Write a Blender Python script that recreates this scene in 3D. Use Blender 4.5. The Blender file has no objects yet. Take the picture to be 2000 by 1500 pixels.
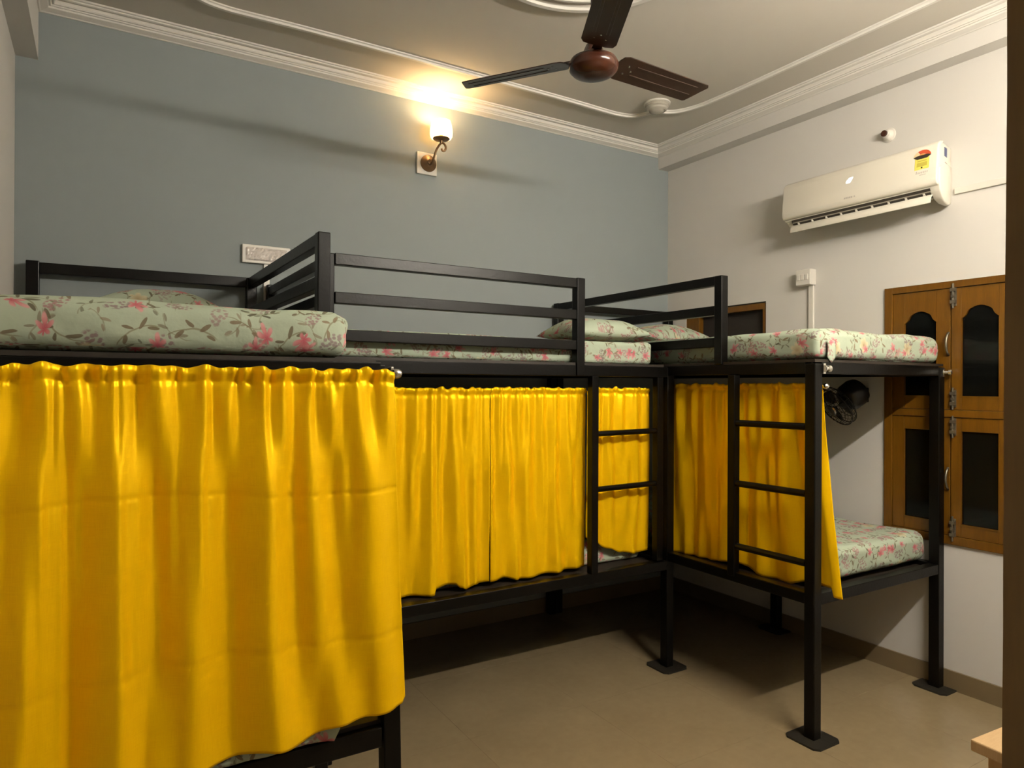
import bpy, bmesh, math, random
from mathutils import Vector, Matrix, noise

# ------------------------------------------------------------------ camera, world, exposure
SC = bpy.context.scene
COL = SC.collection
R = math.radians
CAM_H = 1.5
cam_d = bpy.data.cameras.new('camera')
cam = bpy.data.objects.new('camera', cam_d)
COL.objects.link(cam)
cam_d.sensor_fit = 'HORIZONTAL'
cam_d.sensor_width = 36.0
cam_d.lens = 36.0 * 1334.2 / 2000.0
cam_d.clip_start = 0.02
_y, _p, _r = R(31.205), R(0.1265), R(0.259)
F = Vector((math.sin(_y) * math.cos(_p), math.cos(_y) * math.cos(_p), math.sin(_p)))
RT = Vector((math.cos(_y), -math.sin(_y), 0))
UP = RT.cross(F)
RT2 = RT * math.cos(_r) + UP * math.sin(_r)
UP2 = UP * math.cos(_r) - RT * math.sin(_r)
m3 = Matrix((RT2, UP2, -F)).transposed()
cam.matrix_world = Matrix.Translation((0, 0, CAM_H)) @ m3.to_4x4()
SC.camera = cam

world = bpy.data.worlds.new('world')
SC.world = world
world.use_nodes = True
world.node_tree.nodes['Background'].inputs[0].default_value = (0.9, 0.8, 0.6, 1)
world.node_tree.nodes['Background'].inputs[1].default_value = 0.02

SC.view_settings.view_transform = 'Standard'
SC.view_settings.look = 'None'
SC.view_settings.gamma = 1.0
SC.view_settings.exposure = 2.02
SC.view_settings.use_curve_mapping = False
try:
    SC.cycles.use_denoising = True
    SC.cycles.max_bounces = 10
    SC.cycles.diffuse_bounces = 6
    SC.cycles.sample_clamp_indirect = 8.0
    SC.cycles.caustics_reflective = False
except Exception:
    pass

TUBE_STRENGTH = 124.0
TUBE_COL = (1.0, 0.925, 0.80)
SCONCE_W = 1.9
SHADE_EMIT = 0.5

# ------------------------------------------------------------------ room numbers (metres)
XL, XR, YB, YF = -0.325, 3.637, 3.764, 0.20
ZC = 3.240
BEAM_R, ZBR = 0.1005, 3.103      # beam on the right wall
BEAM_L, ZBL = 0.085, 2.968       # beam on the left wall


# ------------------------------------------------------------------ materials
class NT:
    """small helper to wire shader nodes"""
    def __init__(self, name):
        self.m = bpy.data.materials.new(name)
        self.m.use_nodes = True
        self.t = self.m.node_tree
        self.n = self.t.nodes
        self.b = self.n['Principled BSDF']
        self.out = self.n['Material Output']

    def node(self, typ, **kw):
        nd = self.n.new(typ)
        for k, v in kw.items():
            setattr(nd, k, v)
        return nd

    def link(self, a, b):
        self.t.links.new(a, b)

    def put(self, sock, v):
        if hasattr(v, 'is_output'):
            self.link(v, sock)
        elif v is not None:
            if isinstance(v, (tuple, list)) and len(v) == 3 and sock.type == 'RGBA':
                v = (*v, 1)
            sock.default_value = v

    def math(self, op, a, b=None, c=None):
        nd = self.node('ShaderNodeMath', operation=op)
        self.put(nd.inputs[0], a)
        if b is not None:
            self.put(nd.inputs[1], b)
        if c is not None:
            self.put(nd.inputs[2], c)
        return nd.outputs[0]

    def vmath(self, op, a, b=None):
        nd = self.node('ShaderNodeVectorMath', operation=op)
        self.put(nd.inputs[0], a)
        if b is not None:
            self.put(nd.inputs[1], b)
        return nd.outputs[0]

    def mix(self, fac, a, b):
        nd = self.node('ShaderNodeMix', data_type='RGBA')
        self.put(nd.inputs[0], fac)
        self.put(nd.inputs[6], a)
        self.put(nd.inputs[7], b)
        return nd.outputs[2]

    def noise(self, vec, scale, detail=3, rough=0.5):
        nd = self.node('ShaderNodeTexNoise')
        if vec is not None:
            self.link(vec, nd.inputs['Vector'])
        nd.inputs['Scale'].default_value = scale
        nd.inputs['Detail'].default_value = detail
        nd.inputs['Roughness'].default_value = rough
        return nd.outputs['Fac']

    def ramp(self, fac, lo, hi):
        nd = self.node('ShaderNodeMapRange')
        nd.clamp = True
        self.put(nd.inputs[0], fac)
        nd.inputs[1].default_value = lo
        nd.inputs[2].default_value = hi
        return nd.outputs[0]

    def bump(self, h, strength=0.2, dist=0.01):
        nd = self.node('ShaderNodeBump')
        nd.inputs['Strength'].default_value = strength
        nd.inputs['Distance'].default_value = dist
        self.link(h, nd.inputs['Height'])
        self.link(nd.outputs[0], self.b.inputs['Normal'])

    def coord(self, which='Object'):
        return self.node('ShaderNodeTexCoord').outputs[which]

    def scaled(self, vec, s):
        return self.vmath('MULTIPLY', vec, s)


def plain(name, col, rough=0.5, metal=0.0, spec=0.5, var=0.06, vscale=6.0, bump=0.0, bscale=60.0, coat=0.0):
    t = NT(name)
    co = t.coord()
    f = t.noise(co, vscale, 4)
    dark = tuple(c * (1 - var) for c in col)
    lite = tuple(min(1, c * (1 + var)) for c in col)
    t.link(t.mix(f, dark, lite), t.b.inputs['Base Color'])
    t.b.inputs['Roughness'].default_value = rough
    t.b.inputs['Metallic'].default_value = metal
    t.b.inputs['Specular IOR Level'].default_value = spec
    t.b.inputs['Coat Weight'].default_value = coat
    if bump:
        t.bump(t.noise(co, bscale, 4), bump, 0.004)
    return t.m


def emissive(name, col, strength):
    t = NT(name)
    t.b.inputs['Base Color'].default_value = (*col, 1)
    t.b.inputs['Emission Color'].default_value = (*col, 1)
    t.b.inputs['Emission Strength'].default_value = strength
    return t.m


def wood(name, a, b, rough=0.35, scale=(3, 3, 40), axis=None):
    t = NT(name)
    co = t.scaled(t.coord(), scale)
    f = t.noise(co, 1.0, 6, 0.6)
    g = t.noise(co, 6.0, 3, 0.6)
    f2 = t.math('ADD', t.math('MULTIPLY', f, 0.7), t.math('MULTIPLY', g, 0.3))
    t.link(t.mix(t.ramp(f2, 0.3, 0.7), a, b), t.b.inputs['Base Color'])
    t.b.inputs['Roughness'].default_value = rough
    t.bump(f2, 0.15, 0.002)
    return t.m


def floral():
    """mint cotton print: pink lilies, mauve clusters, olive leaves and stems, laid out in metres"""
    t = NT('floral_cotton')
    uv = t.node('ShaderNodeUVMap').outputs[0]
    wob = t.node('ShaderNodeTexNoise')
    wob.inputs['Scale'].default_value = 14.0
    t.link(uv, wob.inputs['Vector'])
    wv = t.vmath('MULTIPLY', t.vmath('SUBTRACT', wob.outputs['Color'], (0.5, 0.5, 0.5)), (0.022, 0.022, 0))
    uv = t.vmath('ADD', uv, wv)

    def layer(scale, off, rnd=0.85):
        c = t.vmath('ADD', t.vmath('MULTIPLY', uv, (scale, scale, 0)), off)
        v = t.node('ShaderNodeTexVoronoi', voronoi_dimensions='2D', feature='F1')
        v.inputs['Scale'].default_value = 1.0
        v.inputs['Randomness'].default_value = rnd
        t.link(c, v.inputs['Vector'])
        loc = t.vmath('SUBTRACT', c, v.outputs['Position'])
        s = t.node('ShaderNodeSeparateColor')
        t.link(v.outputs['Color'], s.inputs[0])
        rot = t.node('ShaderNodeVectorRotate', rotation_type='Z_AXIS')
        t.link(loc, rot.inputs['Vector'])
        t.link(t.math('MULTIPLY', s.outputs[0], 6.283), rot.inputs['Angle'])
        sp = t.node('ShaderNodeSeparateXYZ')
        t.link(rot.outputs[0], sp.inputs[0])
        x, y = sp.outputs[0], sp.outputs[1]
        r = t.math('SQRT', t.math('ADD', t.math('MULTIPLY', x, x), t.math('MULTIPLY', y, y)))
        th = t.math('ARCTAN2', y, x)
        return c, x, y, r, th, s.outputs[1], s.outputs[2]

    def ell(x, y, cx, cy, a, b, ang):
        ca, sa = math.cos(ang), math.sin(ang)
        dx = t.math('SUBTRACT', x, cx)
        dy = t.math('SUBTRACT', y, cy)
        ex = t.math('ADD', t.math('MULTIPLY', dx, ca / a), t.math('MULTIPLY', dy, sa / a))
        ey = t.math('ADD', t.math('MULTIPLY', dx, -sa / b), t.math('MULTIPLY', dy, ca / b))
        q = t.math('ADD', t.math('MULTIPLY', ex, ex), t.math('MULTIPLY', ey, ey))
        return t.ramp(q, 1.1, 0.75)

    def mx(*a):
        o = a[0]
        for q in a[1:]:
            o = t.math('MAXIMUM', o, q)
        return o

    n = t.noise(uv, 9.0, 2)
    base = t.mix(n, (0.32, 0.375, 0.28), (0.38, 0.435, 0.335))
    # stems and leaves, two sizes
    for sc, off, k in ((8.6, (3.1, 1.7, 0), 0.9), (10.5, (6.3, 5.2, 0), 0.65)):
        c, x, y, r, th, g1, g2 = layer(sc, off)
        bend = t.math('MULTIPLY', t.math('MULTIPLY', x, x), 0.9)
        stem = t.ramp(t.math('ABSOLUTE', t.math('SUBTRACT', y, bend)), 0.022, 0.008)
        stem = t.math('MULTIPLY', stem, t.ramp(t.math('ABSOLUTE', x), 0.48, 0.40))
        leaf = mx(ell(x, y, 0.24, 0.13, 0.13, 0.040, 0.9), ell(x, y, -0.22, -0.03, 0.14, 0.042, 0.5),
                  ell(x, y, -0.34, 0.16, 0.11, 0.036, 2.6), ell(x, y, 0.06, -0.09, 0.10, 0.034, -0.8))
        base = t.mix(t.math('MULTIPLY', stem, 0.8 * k), base, (0.17, 0.15, 0.08))
        base = t.mix(t.math('MULTIPLY', leaf, k), base, t.mix(g1, (0.07, 0.065, 0.035), (0.20, 0.14, 0.085)))
    # mauve clusters of tiny blossoms
    for sc, off, thr in ((7.8, (9.3, 4.4, 0), 0.1), (8.9, (4.3, 0.6, 0), 0.35)):
        c, x, y, r, th, g1, g2 = layer(sc, off)
        dv = t.node('ShaderNodeTexVoronoi', voronoi_dimensions='2D', feature='F1')
        dv.inputs['Scale'].default_value = 11.0
        t.link(c, dv.inputs['Vector'])
        dots = t.ramp(dv.outputs['Distance'], 0.52, 0.30)
        blob = ell(x, y, 0, 0, 0.30, 0.17, 0.4)
        cl = t.math('MULTIPLY', t.math('MULTIPLY', dots, blob), t.ramp(g1, thr, thr + 0.04))
        base = t.mix(t.math('MULTIPLY', cl, 0.85), base, t.mix(g2, (0.20, 0.145, 0.15), (0.33, 0.16, 0.16)))
    # cream blossoms
    c, x, y, r, th, g1, g2 = layer(5.0, (1.3, 7.9, 0))
    pet = t.math('ADD', 0.10, t.math('MULTIPLY', t.math('ABSOLUTE', t.math('COSINE', t.math('MULTIPLY', th, 3.0))), 0.07))
    fl = t.math('MULTIPLY', t.ramp(t.math('SUBTRACT', r, pet), 0.02, -0.03), t.ramp(g1, 0.55, 0.60))
    base = t.mix(t.math('MULTIPLY', fl, 0.8), base, t.mix(t.ramp(r, 0.0, 0.15), (0.35, 0.24, 0.12), (0.56, 0.49, 0.31)))
    # pink lilies with pointed petals
    for off, sc, thr in (((5.7, 2.2, 0), 9.0, 0.30), ((2.4, 8.6, 0), 7.6, 0.45)):
        c, x, y, r, th, g1, g2 = layer(sc, off, 0.75)
        ys = t.math('MULTIPLY', y, 1.6)
        r2 = t.math('SQRT', t.math('ADD', t.math('MULTIPLY', x, x), t.math('MULTIPLY', ys, ys)))
        a2 = t.math('ARCTAN2', ys, x)
        k = t.math('ABSOLUTE', t.math('COSINE', t.math('MULTIPLY', a2, 3.0)))
        k2 = t.math('ADD', 0.72, t.math('MULTIPLY', t.math('COSINE', a2), 0.28))
        pet = t.math('MULTIPLY', t.math('ADD', 0.11, t.math('MULTIPLY', t.math('POWER', k, 1.2), 0.22)), k2)
        fl = t.math('MULTIPLY', t.ramp(t.math('SUBTRACT', r2, pet), 0.025, -0.02), t.ramp(g1, thr, thr + 0.03))
        vein = t.math('MULTIPLY', t.math('SUBTRACT', 1.0, k), 0.8)
        pink = t.mix(t.ramp(r2, 0.02, 0.26), (0.42, 0.06, 0.09), (0.56, 0.27, 0.26))
        pink = t.mix(vein, pink, (0.40, 0.14, 0.15))
        base = t.mix(t.math('MULTIPLY', fl, 0.95), base, pink)
    t.link(base, t.b.inputs['Base Color'])
    t.b.inputs['Roughness'].default_value = 0.8
    t.b.inputs['Specular IOR Level'].default_value = 0.25
    t.bump(t.noise(uv, 22.0, 4), 0.35, 0.008)
    return t.m


def satin():
    t = NT('yellow_satin')
    uv = t.node('ShaderNodeUVMap').outputs[0]
    thr = t.noise(t.vmath('MULTIPLY', uv, (30, 700, 1)), 1.0, 3, 0.6)
    thr2 = t.noise(t.vmath('MULTIPLY', uv, (700, 24, 1)), 1.0, 3, 0.6)
    w = t.math('ADD', t.math('MULTIPLY', thr, 0.5), t.math('MULTIPLY', thr2, 0.5))
    col = t.mix(t.ramp(w, 0.3, 0.7), (0.86, 0.475, 0.0015), (0.95, 0.575, 0.003))
    t.link(col, t.b.inputs['Base Color'])
    t.b.inputs['Roughness'].default_value = 0.41
    t.b.inputs['Specular IOR Level'].default_value = 0.55
    t.b.inputs['Specular Tint'].default_value = (1.0, 0.72, 0.12, 1)
    t.b.inputs['Metallic'].default_value = 0.34
    t.b.inputs['Sheen Tint'].default_value = (1.0, 0.8, 0.2, 1)
    t.bump(w, 0.06, 0.001)
    return t.m


def tile_mat():
    t = NT('vitrified_tile')
    co = t.coord('Object')
    geo = t.node('ShaderNodeNewGeometry').outputs['Position']
    f = t.noise(geo, 2.2, 5, 0.6)
    g = t.noise(geo, 26.0, 3, 0.6)
    f2 = t.math('ADD', t.math('MULTIPLY', f, 0.7), t.math('MULTIPLY', g, 0.3))
    t.link(t.mix(t.ramp(f2, 0.3, 0.7), (0.215, 0.162, 0.090), (0.262, 0.200, 0.114)), t.b.inputs['Base Color'])
    t.link(t.math('ADD', 0.17, t.math('MULTIPLY', g, 0.12)), t.b.inputs['Roughness'])
    return t.m


M = {}
M['blue_wall'] = plain('blue_wall_paint', (0.240, 0.268, 0.272), 0.75, spec=0.25, var=0.02, vscale=1.5, bump=0.06, bscale=45)
M['white_wall'] = plain('white_wall_paint', (0.565, 0.547, 0.515), 0.75, spec=0.25, var=0.02, vscale=1.5, bump=0.05, bscale=45)
M['ceiling'] = plain('ceiling_paint', (0.52, 0.49, 0.435), 0.8, spec=0.2, var=0.02, vscale=1.2, bump=0.04, bscale=30)
M['plaster'] = plain('plaster_moulding', (0.64, 0.615, 0.57), 0.6, var=0.02)
M['tile'] = tile_mat()
M['grout'] = plain('grout', (0.17, 0.13, 0.075), 0.9)
M['skirt'] = plain('skirting_tile', (0.175, 0.13, 0.07), 0.3, var=0.08, vscale=9)
M['black'] = plain('black_enamel', (0.0022, 0.0019, 0.0014), 0.33, spec=0.2, var=0.3, vscale=20, bump=0.12, bscale=80)
M['plate'] = plain('worn_black_plate', (0.014, 0.012, 0.008), 0.5, var=0.4, vscale=30, bump=0.1)
M['ply'] = plain('dark_board', (0.014, 0.009, 0.0045), 0.6, var=0.3, vscale=12)
M['floral'] = floral()
M['satin'] = satin()
M['wood'] = wood('varnished_wood', (0.088, 0.036, 0.0020), (0.155, 0.065, 0.0045), 0.32, (40, 40, 4))
M['wood_dark'] = wood('dark_varnished_wood', (0.135, 0.068, 0.008), (0.20, 0.105, 0.013), 0.5, (40, 40, 4))
M['pale_wood'] = wood('pale_plywood', (0.40, 0.26, 0.12), (0.50, 0.34, 0.18), 0.6, (6, 40, 6))
M['glass'] = plain('dark_glass', (0.003, 0.0033, 0.0028), 0.10, spec=0.2, var=0.1)
M['recess'] = plain('dark_recess', (0.02, 0.014, 0.010), 0.8)
M['steel'] = plain('bright_steel', (0.75, 0.72, 0.66), 0.22, metal=1.0, var=0.1)
M['tarnish'] = plain('tarnished_latch_steel', (0.22, 0.195, 0.145), 0.4, metal=0.8, var=0.2, vscale=40)
M['fan'] = plain('brown_fan_enamel', (0.030, 0.013, 0.007), 0.32, var=0.15, vscale=14)
M['fan_hub'] = plain('brown_hub_enamel', (0.050, 0.015, 0.008), 0.22, var=0.15, vscale=14)
M['bronze'] = plain('antique_bronze', (0.20, 0.12, 0.06), 0.35, metal=0.7, var=0.3, vscale=40)
M['ac'] = plain('ac_white_plastic', (0.66, 0.625, 0.54), 0.25, var=0.01)
M['ac_dark'] = plain('ac_outlet_dark', (0.035, 0.028, 0.02), 0.5)
M['ac_vane'] = plain('ac_vane_grey', (0.30, 0.27, 0.22), 0.45)
M['plastic'] = plain('white_plastic', (0.60, 0.575, 0.52), 0.35, var=0.02)
M['foil'] = plain('clear_wrap_plastic', (0.62, 0.57, 0.53), 0.12, var=0.15, vscale=50, bump=0.8, bscale=45)
M['dome'] = plain('pale_dome_plastic', (0.40, 0.37, 0.315), 0.15, var=0.03)
M['black_plastic'] = plain('black_fan_plastic', (0.010, 0.010, 0.011), 0.4)
M['grey_wire'] = plain('dark_grille_wire', (0.03, 0.03, 0.03), 0.3, metal=0.5)
M['red'] = plain('red_print', (0.55, 0.08, 0.03), 0.4)
M['orange'] = plain('orange_print', (0.70, 0.30, 0.05), 0.4)
M['ink'] = plain('dark_print', (0.035, 0.025, 0.02), 0.4)
M['cream'] = plain('cream_print', (0.65, 0.52, 0.30), 0.4)
M['yellow'] = plain('yellow_label', (0.78, 0.68, 0.13), 0.4)
M['olive'] = plain('olive_print', (0.50, 0.42, 0.07), 0.4)
M['greyink'] = plain('grey_print', (0.42, 0.38, 0.34), 0.4)
M['blue'] = plain('blue_sticker', (0.035, 0.055, 0.16), 0.35)
M['display'] = emissive('lit_display', (0.75, 0.93, 1.0), 0.6)
M['tube'] = emissive('lit_tube', TUBE_COL, TUBE_STRENGTH)
M['bulb'] = emissive('lit_bulb', (1.0, 0.72, 0.36), 12.0)


def shade_mat():
    t = NT('frosted_glass_shade')
    t.b.inputs['Base Color'].default_value = (0.95, 0.88, 0.72, 1)
    t.b.inputs['Roughness'].default_value = 0.5
    t.b.inputs['Emission Color'].default_value = (1.0, 0.80, 0.48, 1)
    t.b.inputs['Emission Strength'].default_value = SHADE_EMIT
    tr = t.node('ShaderNodeBsdfTranslucent')
    tr.inputs[0].default_value = (1.0, 0.86, 0.62, 1)
    mixs = t.node('ShaderNodeMixShader')
    mixs.inputs[0].default_value = 0.45
    t.link(t.b.outputs[0], mixs.inputs[1])
    t.link(tr.outputs[0], mixs.inputs[2])
    t.link(mixs.outputs[0], t.out.inputs[0])
    return t.m


M['shade'] = shade_mat()


# ------------------------------------------------------------------ mesh helpers
def add_box(bm, lo, hi, mat=None):
    x0, y0, z0 = lo
    x1, y1, z1 = hi
    c = [(x0, y0, z0), (x1, y0, z0), (x1, y1, z0), (x0, y1, z0), (x0, y0, z1), (x1, y0, z1), (x1, y1, z1), (x0, y1, z1)]
    vs = [bm.verts.new(mat @ Vector(p) if mat else p) for p in c]
    for f in ((3, 2, 1, 0), (4, 5, 6, 7), (0, 1, 5, 4), (1, 2, 6, 5), (2, 3, 7, 6), (3, 0, 4, 7)):
        bm.faces.new([vs[i] for i in f])
    return vs


def add_bar(bm, a, b, w, h=None, up=Vector((0, 0, 1))):
    """square bar from a to b, w wide, h high"""
    h = w if h is None else h
    a, b = Vector(a), Vector(b)
    d = (b - a).normalized()
    s = d.cross(up)
    if s.length < 1e-4:
        s = Vector((1, 0, 0))
    s.normalize()
    u = s.cross(d)
    vs = []
    for p in (a, b):
        for i, j in ((-1, -1), (1, -1), (1, 1), (-1, 1)):
            vs.append(bm.verts.new(p + s * (i * w / 2) + u * (j * h / 2)))
    for f in ((0, 1, 2, 3), (7, 6, 5, 4), (0, 4, 5, 1), (1, 5, 6, 2), (2, 6, 7, 3), (3, 7, 4, 0)):
        bm.faces.new([vs[i] for i in f])


def add_tube(bm, pts, r, seg=10, closed=False):
    pts = [Vector(p) for p in pts]
    n = len(pts)
    rings = []
    prev = None
    for i, p in enumerate(pts):
        if closed:
            d = pts[(i + 1) % n] - pts[i - 1]
        else:
            d = pts[min(i + 1, n - 1)] - pts[max(i - 1, 0)]
        d.normalize()
        if prev is None:
            s = d.orthogonal().normalized()
        else:
            s = (prev - d * prev.dot(d)).normalized()
        prev = s
        u = d.cross(s)
        rr = r[i] if isinstance(r, (list, tuple)) else r
        rings.append([bm.verts.new(p + (s * math.cos(2 * math.pi * k / seg) + u * math.sin(2 * math.pi * k / seg)) * rr) for k in range(seg)])
    m = n if closed else n - 1
    for i in range(m):
        A, B = rings[i], rings[(i + 1) % n]
        for k in range(seg):
            bm.faces.new([A[k], A[(k + 1) % seg], B[(k + 1) % seg], B[k]])
    if not closed:
        bm.faces.new(rings[0][::-1])
        bm.faces.new(rings[-1])


def add_lathe(bm, prof, seg=32, mat=None, cap=True):
    """prof: list of (r, z) turned about z"""
    rings = []
    for r, z in prof:
        ring = []
        for k in range(seg):
            a = 2 * math.pi * k / seg
            p = Vector((r * math.cos(a), r * math.sin(a), z))
            ring.append(bm.verts.new(mat @ p if mat else p))
        rings.append(ring)
    for A, B in zip(rings, rings[1:]):
        for k in range(seg):
            bm.faces.new([A[k], A[(k + 1) % seg], B[(k + 1) % seg], B[k]])
    if cap:
        bm.faces.new(rings[0][::-1])
        bm.faces.new(rings[-1])


def add_prism(bm, poly, fn0, fn1):
    """extrude polygon (list of 2-tuples) between two placement functions"""
    A = [bm.verts.new(fn0(*p)) for p in poly]
    B = [bm.verts.new(fn1(*p)) for p in poly]
    n = len(poly)
    for i in range(n):
        bm.faces.new([A[i], A[(i + 1) % n], B[(i + 1) % n], B[i]])
    bm.faces.new(A[::-1])
    bm.faces.new(B)


def obj(name, bm, mat, parent=None, loc=None, bevel=0.0, bseg=2, smooth=False, auto=None):
    bmesh.ops.recalc_face_normals(bm, faces=bm.faces)
    if bevel:
        bmesh.ops.bevel(bm, geom=list(bm.edges), offset=bevel, segments=bseg, affect='EDGES', profile=0.5, clamp_overlap=True)
    me = bpy.data.meshes.new(name)
    bm.to_mesh(me)
    bm.free()
    me.materials.append(M[mat] if isinstance(mat, str) else mat)
    if smooth:
        for p in me.polygons:
            p.use_smooth = True
        if auto is not None:
            me.set_sharp_from_angle(angle=R(auto))
    o = bpy.data.objects.new(name, me)
    COL.objects.link(o)
    if loc is not None:
        o.location = loc
    if parent is not None:
        o.parent = parent
        if loc is None:
            o.location = -Vector(parent_world(parent))
    return o


def parent_world(p):
    v = Vector((0, 0, 0))
    while p is not None:
        v = v + p.location
        p = p.parent
    return v


def thing(name, label, cat, loc=(0, 0, 0), group=None):
    e = bpy.data.objects.new(name, None)
    e.empty_display_size = 0.05
    COL.objects.link(e)
    e.location = loc
    return tag(e, label, cat, group)


def tag(o, label, cat=None, group=None, kind=None):
    o['label'] = label
    if cat:
        o['category'] = cat
    if group:
        o['group'] = group
    if kind:
        o['kind'] = kind
    return o


def struct(o, label):
    o['label'] = label
    o['kind'] = 'structure'
    return o


def B(name, lo, hi, mat, parent=None, bevel=0.0, bseg=2):
    bm = bmesh.new()
    add_box(bm, lo, hi)
    return obj(name, bm, mat, parent, bevel=bevel, bseg=bseg)


def BAR(name, a, b, w, mat, parent=None, h=None, bevel=0.003):
    bm = bmesh.new()
    add_bar(bm, a, b, w, h)
    return obj(name, bm, mat, parent, bevel=bevel)


# ================================================================== THE ROOM
# ---- floor: slab with separate tiles
fl = B('floor', (XL - 0.1, -0.6, -0.08), (XR + 0.1, YB + 0.1, -0.004), 'grout')
struct(fl, 'glossy beige tiled floor')
TS = 0.6
tile_me = {}
nx0, ny0 = 0.155, -0.43
for i in range(-2, 7):
    for j in range(-1, 8):
        x0, x1 = max(XL - 0.05, nx0 + i * TS), min(XR + 0.05, nx0 + (i + 1) * TS)
        y0, y1 = max(-0.55, ny0 + j * TS), min(YB + 0.05, ny0 + (j + 1) * TS)
        if x1 - x0 < 0.02 or y1 - y0 < 0.02:
            continue
        key = (round(x1 - x0, 3), round(y1 - y0, 3))
        if key not in tile_me:
            bm = bmesh.new()
            add_box(bm, (0.0004, 0.0004, -0.006), (x1 - x0 - 0.0004, y1 - y0 - 0.0004, 0.0))
            o = obj('tile', bm, 'tile', fl, loc=(x0, y0, 0))
            tile_me[key] = o.data
        else:
            o = bpy.data.objects.new('tile', tile_me[key])
            COL.objects.link(o)
            o.parent = fl
            o.location = (x0, y0, 0)


def wall(name, label, mat, boxes):
    bm = bmesh.new()
    for lo, hi in boxes:
        add_box(bm, lo, hi)
    return struct(obj(name, bm, mat), label)


WT = 0.16
wall('wall_back', 'blue-grey painted wall at the far end of the room', 'blue_wall', [((XL - WT, YB, 0), (XR + WT, YB + WT, ZC))])
wall('wall_left', 'white painted wall on the left', 'white_wall', [((XL - WT, YF - 0.15, 0), (XL, YB, ZC))])
# right wall with two window openings
W1 = (1.465, 2.111, 0.72, 2.03)   # y0,y1,z0,z1 of the shuttered window
W2 = (2.885, 3.578, 1.80, 2.045)
wall('wall_right', 'white painted wall with the air conditioner', 'white_wall', [
    ((XR, YF - 0.15, 0), (XR + WT, W1[0], ZC)),
    ((XR, W1[0], 0), (XR + WT, W1[1], W1[2])), ((XR, W1[0], W1[3]), (XR + WT, W1[1], ZC)),
    ((XR, W1[1], 0), (XR + WT, W2[0], ZC)),
    ((XR, W2[0], 0), (XR + WT, W2[1], W2[2])), ((XR, W2[0], W2[3]), (XR + WT, W2[1], ZC)),
    ((XR, W2[1], 0), (XR + WT, YB, ZC))])
DX0, DX1, DZ = -0.29, 0.503, 2.12      # doorway the room is seen through
wall('wall_front', 'white painted wall around the doorway', 'white_wall', [
    ((XL, YF - 0.15, 0), (DX0 - 0.03, YF, ZC)), ((DX1 + 0.08, YF - 0.15, 0), (XR, YF, ZC)),
    ((DX0 - 0.03, YF - 0.15, DZ + 0.06), (DX1 + 0.08, YF, ZC))])
c = B('ceiling', (XL - WT, YF - 0.15, ZC), (XR + WT, YB + WT, ZC + 0.1), 'ceiling')
struct(c, 'pale grey ceiling with white plaster mouldings')
wall('beam_right', 'white beam running along the top of the right wall', 'white_wall', [((XR - BEAM_R, YF, ZBR), (XR, YB, ZC))])
wall('beam_left', 'white beam running along the top of the left wall', 'white_wall', [((XL, YF, ZBL), (XL + BEAM_L, YB, ZC))])
# skirting
for nm, lo, hi, lb in (('baseboard_right', (XR - 0.012, YF, 0), (XR, YB - 0.012, 0.095), 'brown skirting tiles along the right wall'),
                       ('baseboard_back', (XL, YB - 0.012, 0), (XR, YB, 0.095), 'brown skirting tiles along the blue wall'),
                       ('baseboard_left', (XL, YF, 0), (XL + 0.012, YB - 0.012, 0.095), 'brown skirting tiles along the left wall')):
    struct(B(nm, lo, hi, 'skirt'), lb)

# ---- cornice: one mitred ring of stepped plaster
prof = [(0.0, 3.186), (0.006, 3.186), (0.011, 3.190), (0.038, 3.199), (0.041, 3.206), (0.049, 3.205), (0.053, 3.211), (0.061, 3.210), (0.065, 3.216),
        (0.067, 3.2285), (0.081, 3.2295), (0.084, 3.225), (0.092, 3.2275), (0.094, 3.2325), (0.103, 3.2335), (0.106, 3.2402), (0.0, 3.2402)]
bm = bmesh.new()
ix0, ix1, iy0, iy1 = XL + BEAM_L, XR - BEAM_R, YF, YB
rings = []
for p, z in prof:
    rings.append([bm.verts.new(q) for q in ((ix0 + p, iy0 + p, z), (ix1 - p, iy0 + p, z), (ix1 - p, iy1 - p, z), (ix0 + p, iy1 - p, z))])
for a in range(len(rings)):
    A, Bq = rings[a], rings[(a + 1) % len(rings)]
    for k in range(4):
        bm.faces.new([A[k], A[(k + 1) % 4], Bq[(k + 1) % 4], Bq[k]])
struct(obj('trim_1', bm, 'plaster'), 'stepped white plaster cornice around the ceiling')


# ---- plaster line mouldings on the ceiling
def smooth_path(pts, n=10, closed=False):
    out = []
    P = [Vector(p) for p in pts]
    N = len(P)
    rng = range(N) if closed else range(N - 1)
    for i in rng:
        p0 = P[(i - 1) % N] if closed or i > 0 else P[i]
        p1 = P[i]
        p2 = P[(i + 1) % N]
        p3 = P[(i + 2) % N] if closed or i + 2 < N else P[(i + 1) % N]
        for k in range(n):
            t = k / n
            out.append(0.5 * ((2 * p1) + (p2 - p0) * t + (2 * p0 - 5 * p1 + 4 * p2 - p3) * t * t + (3 * p1 - p0 - 3 * p2 + p3) * t ** 3))
    if not closed:
        out.append(P[-1])
    return out


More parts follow.
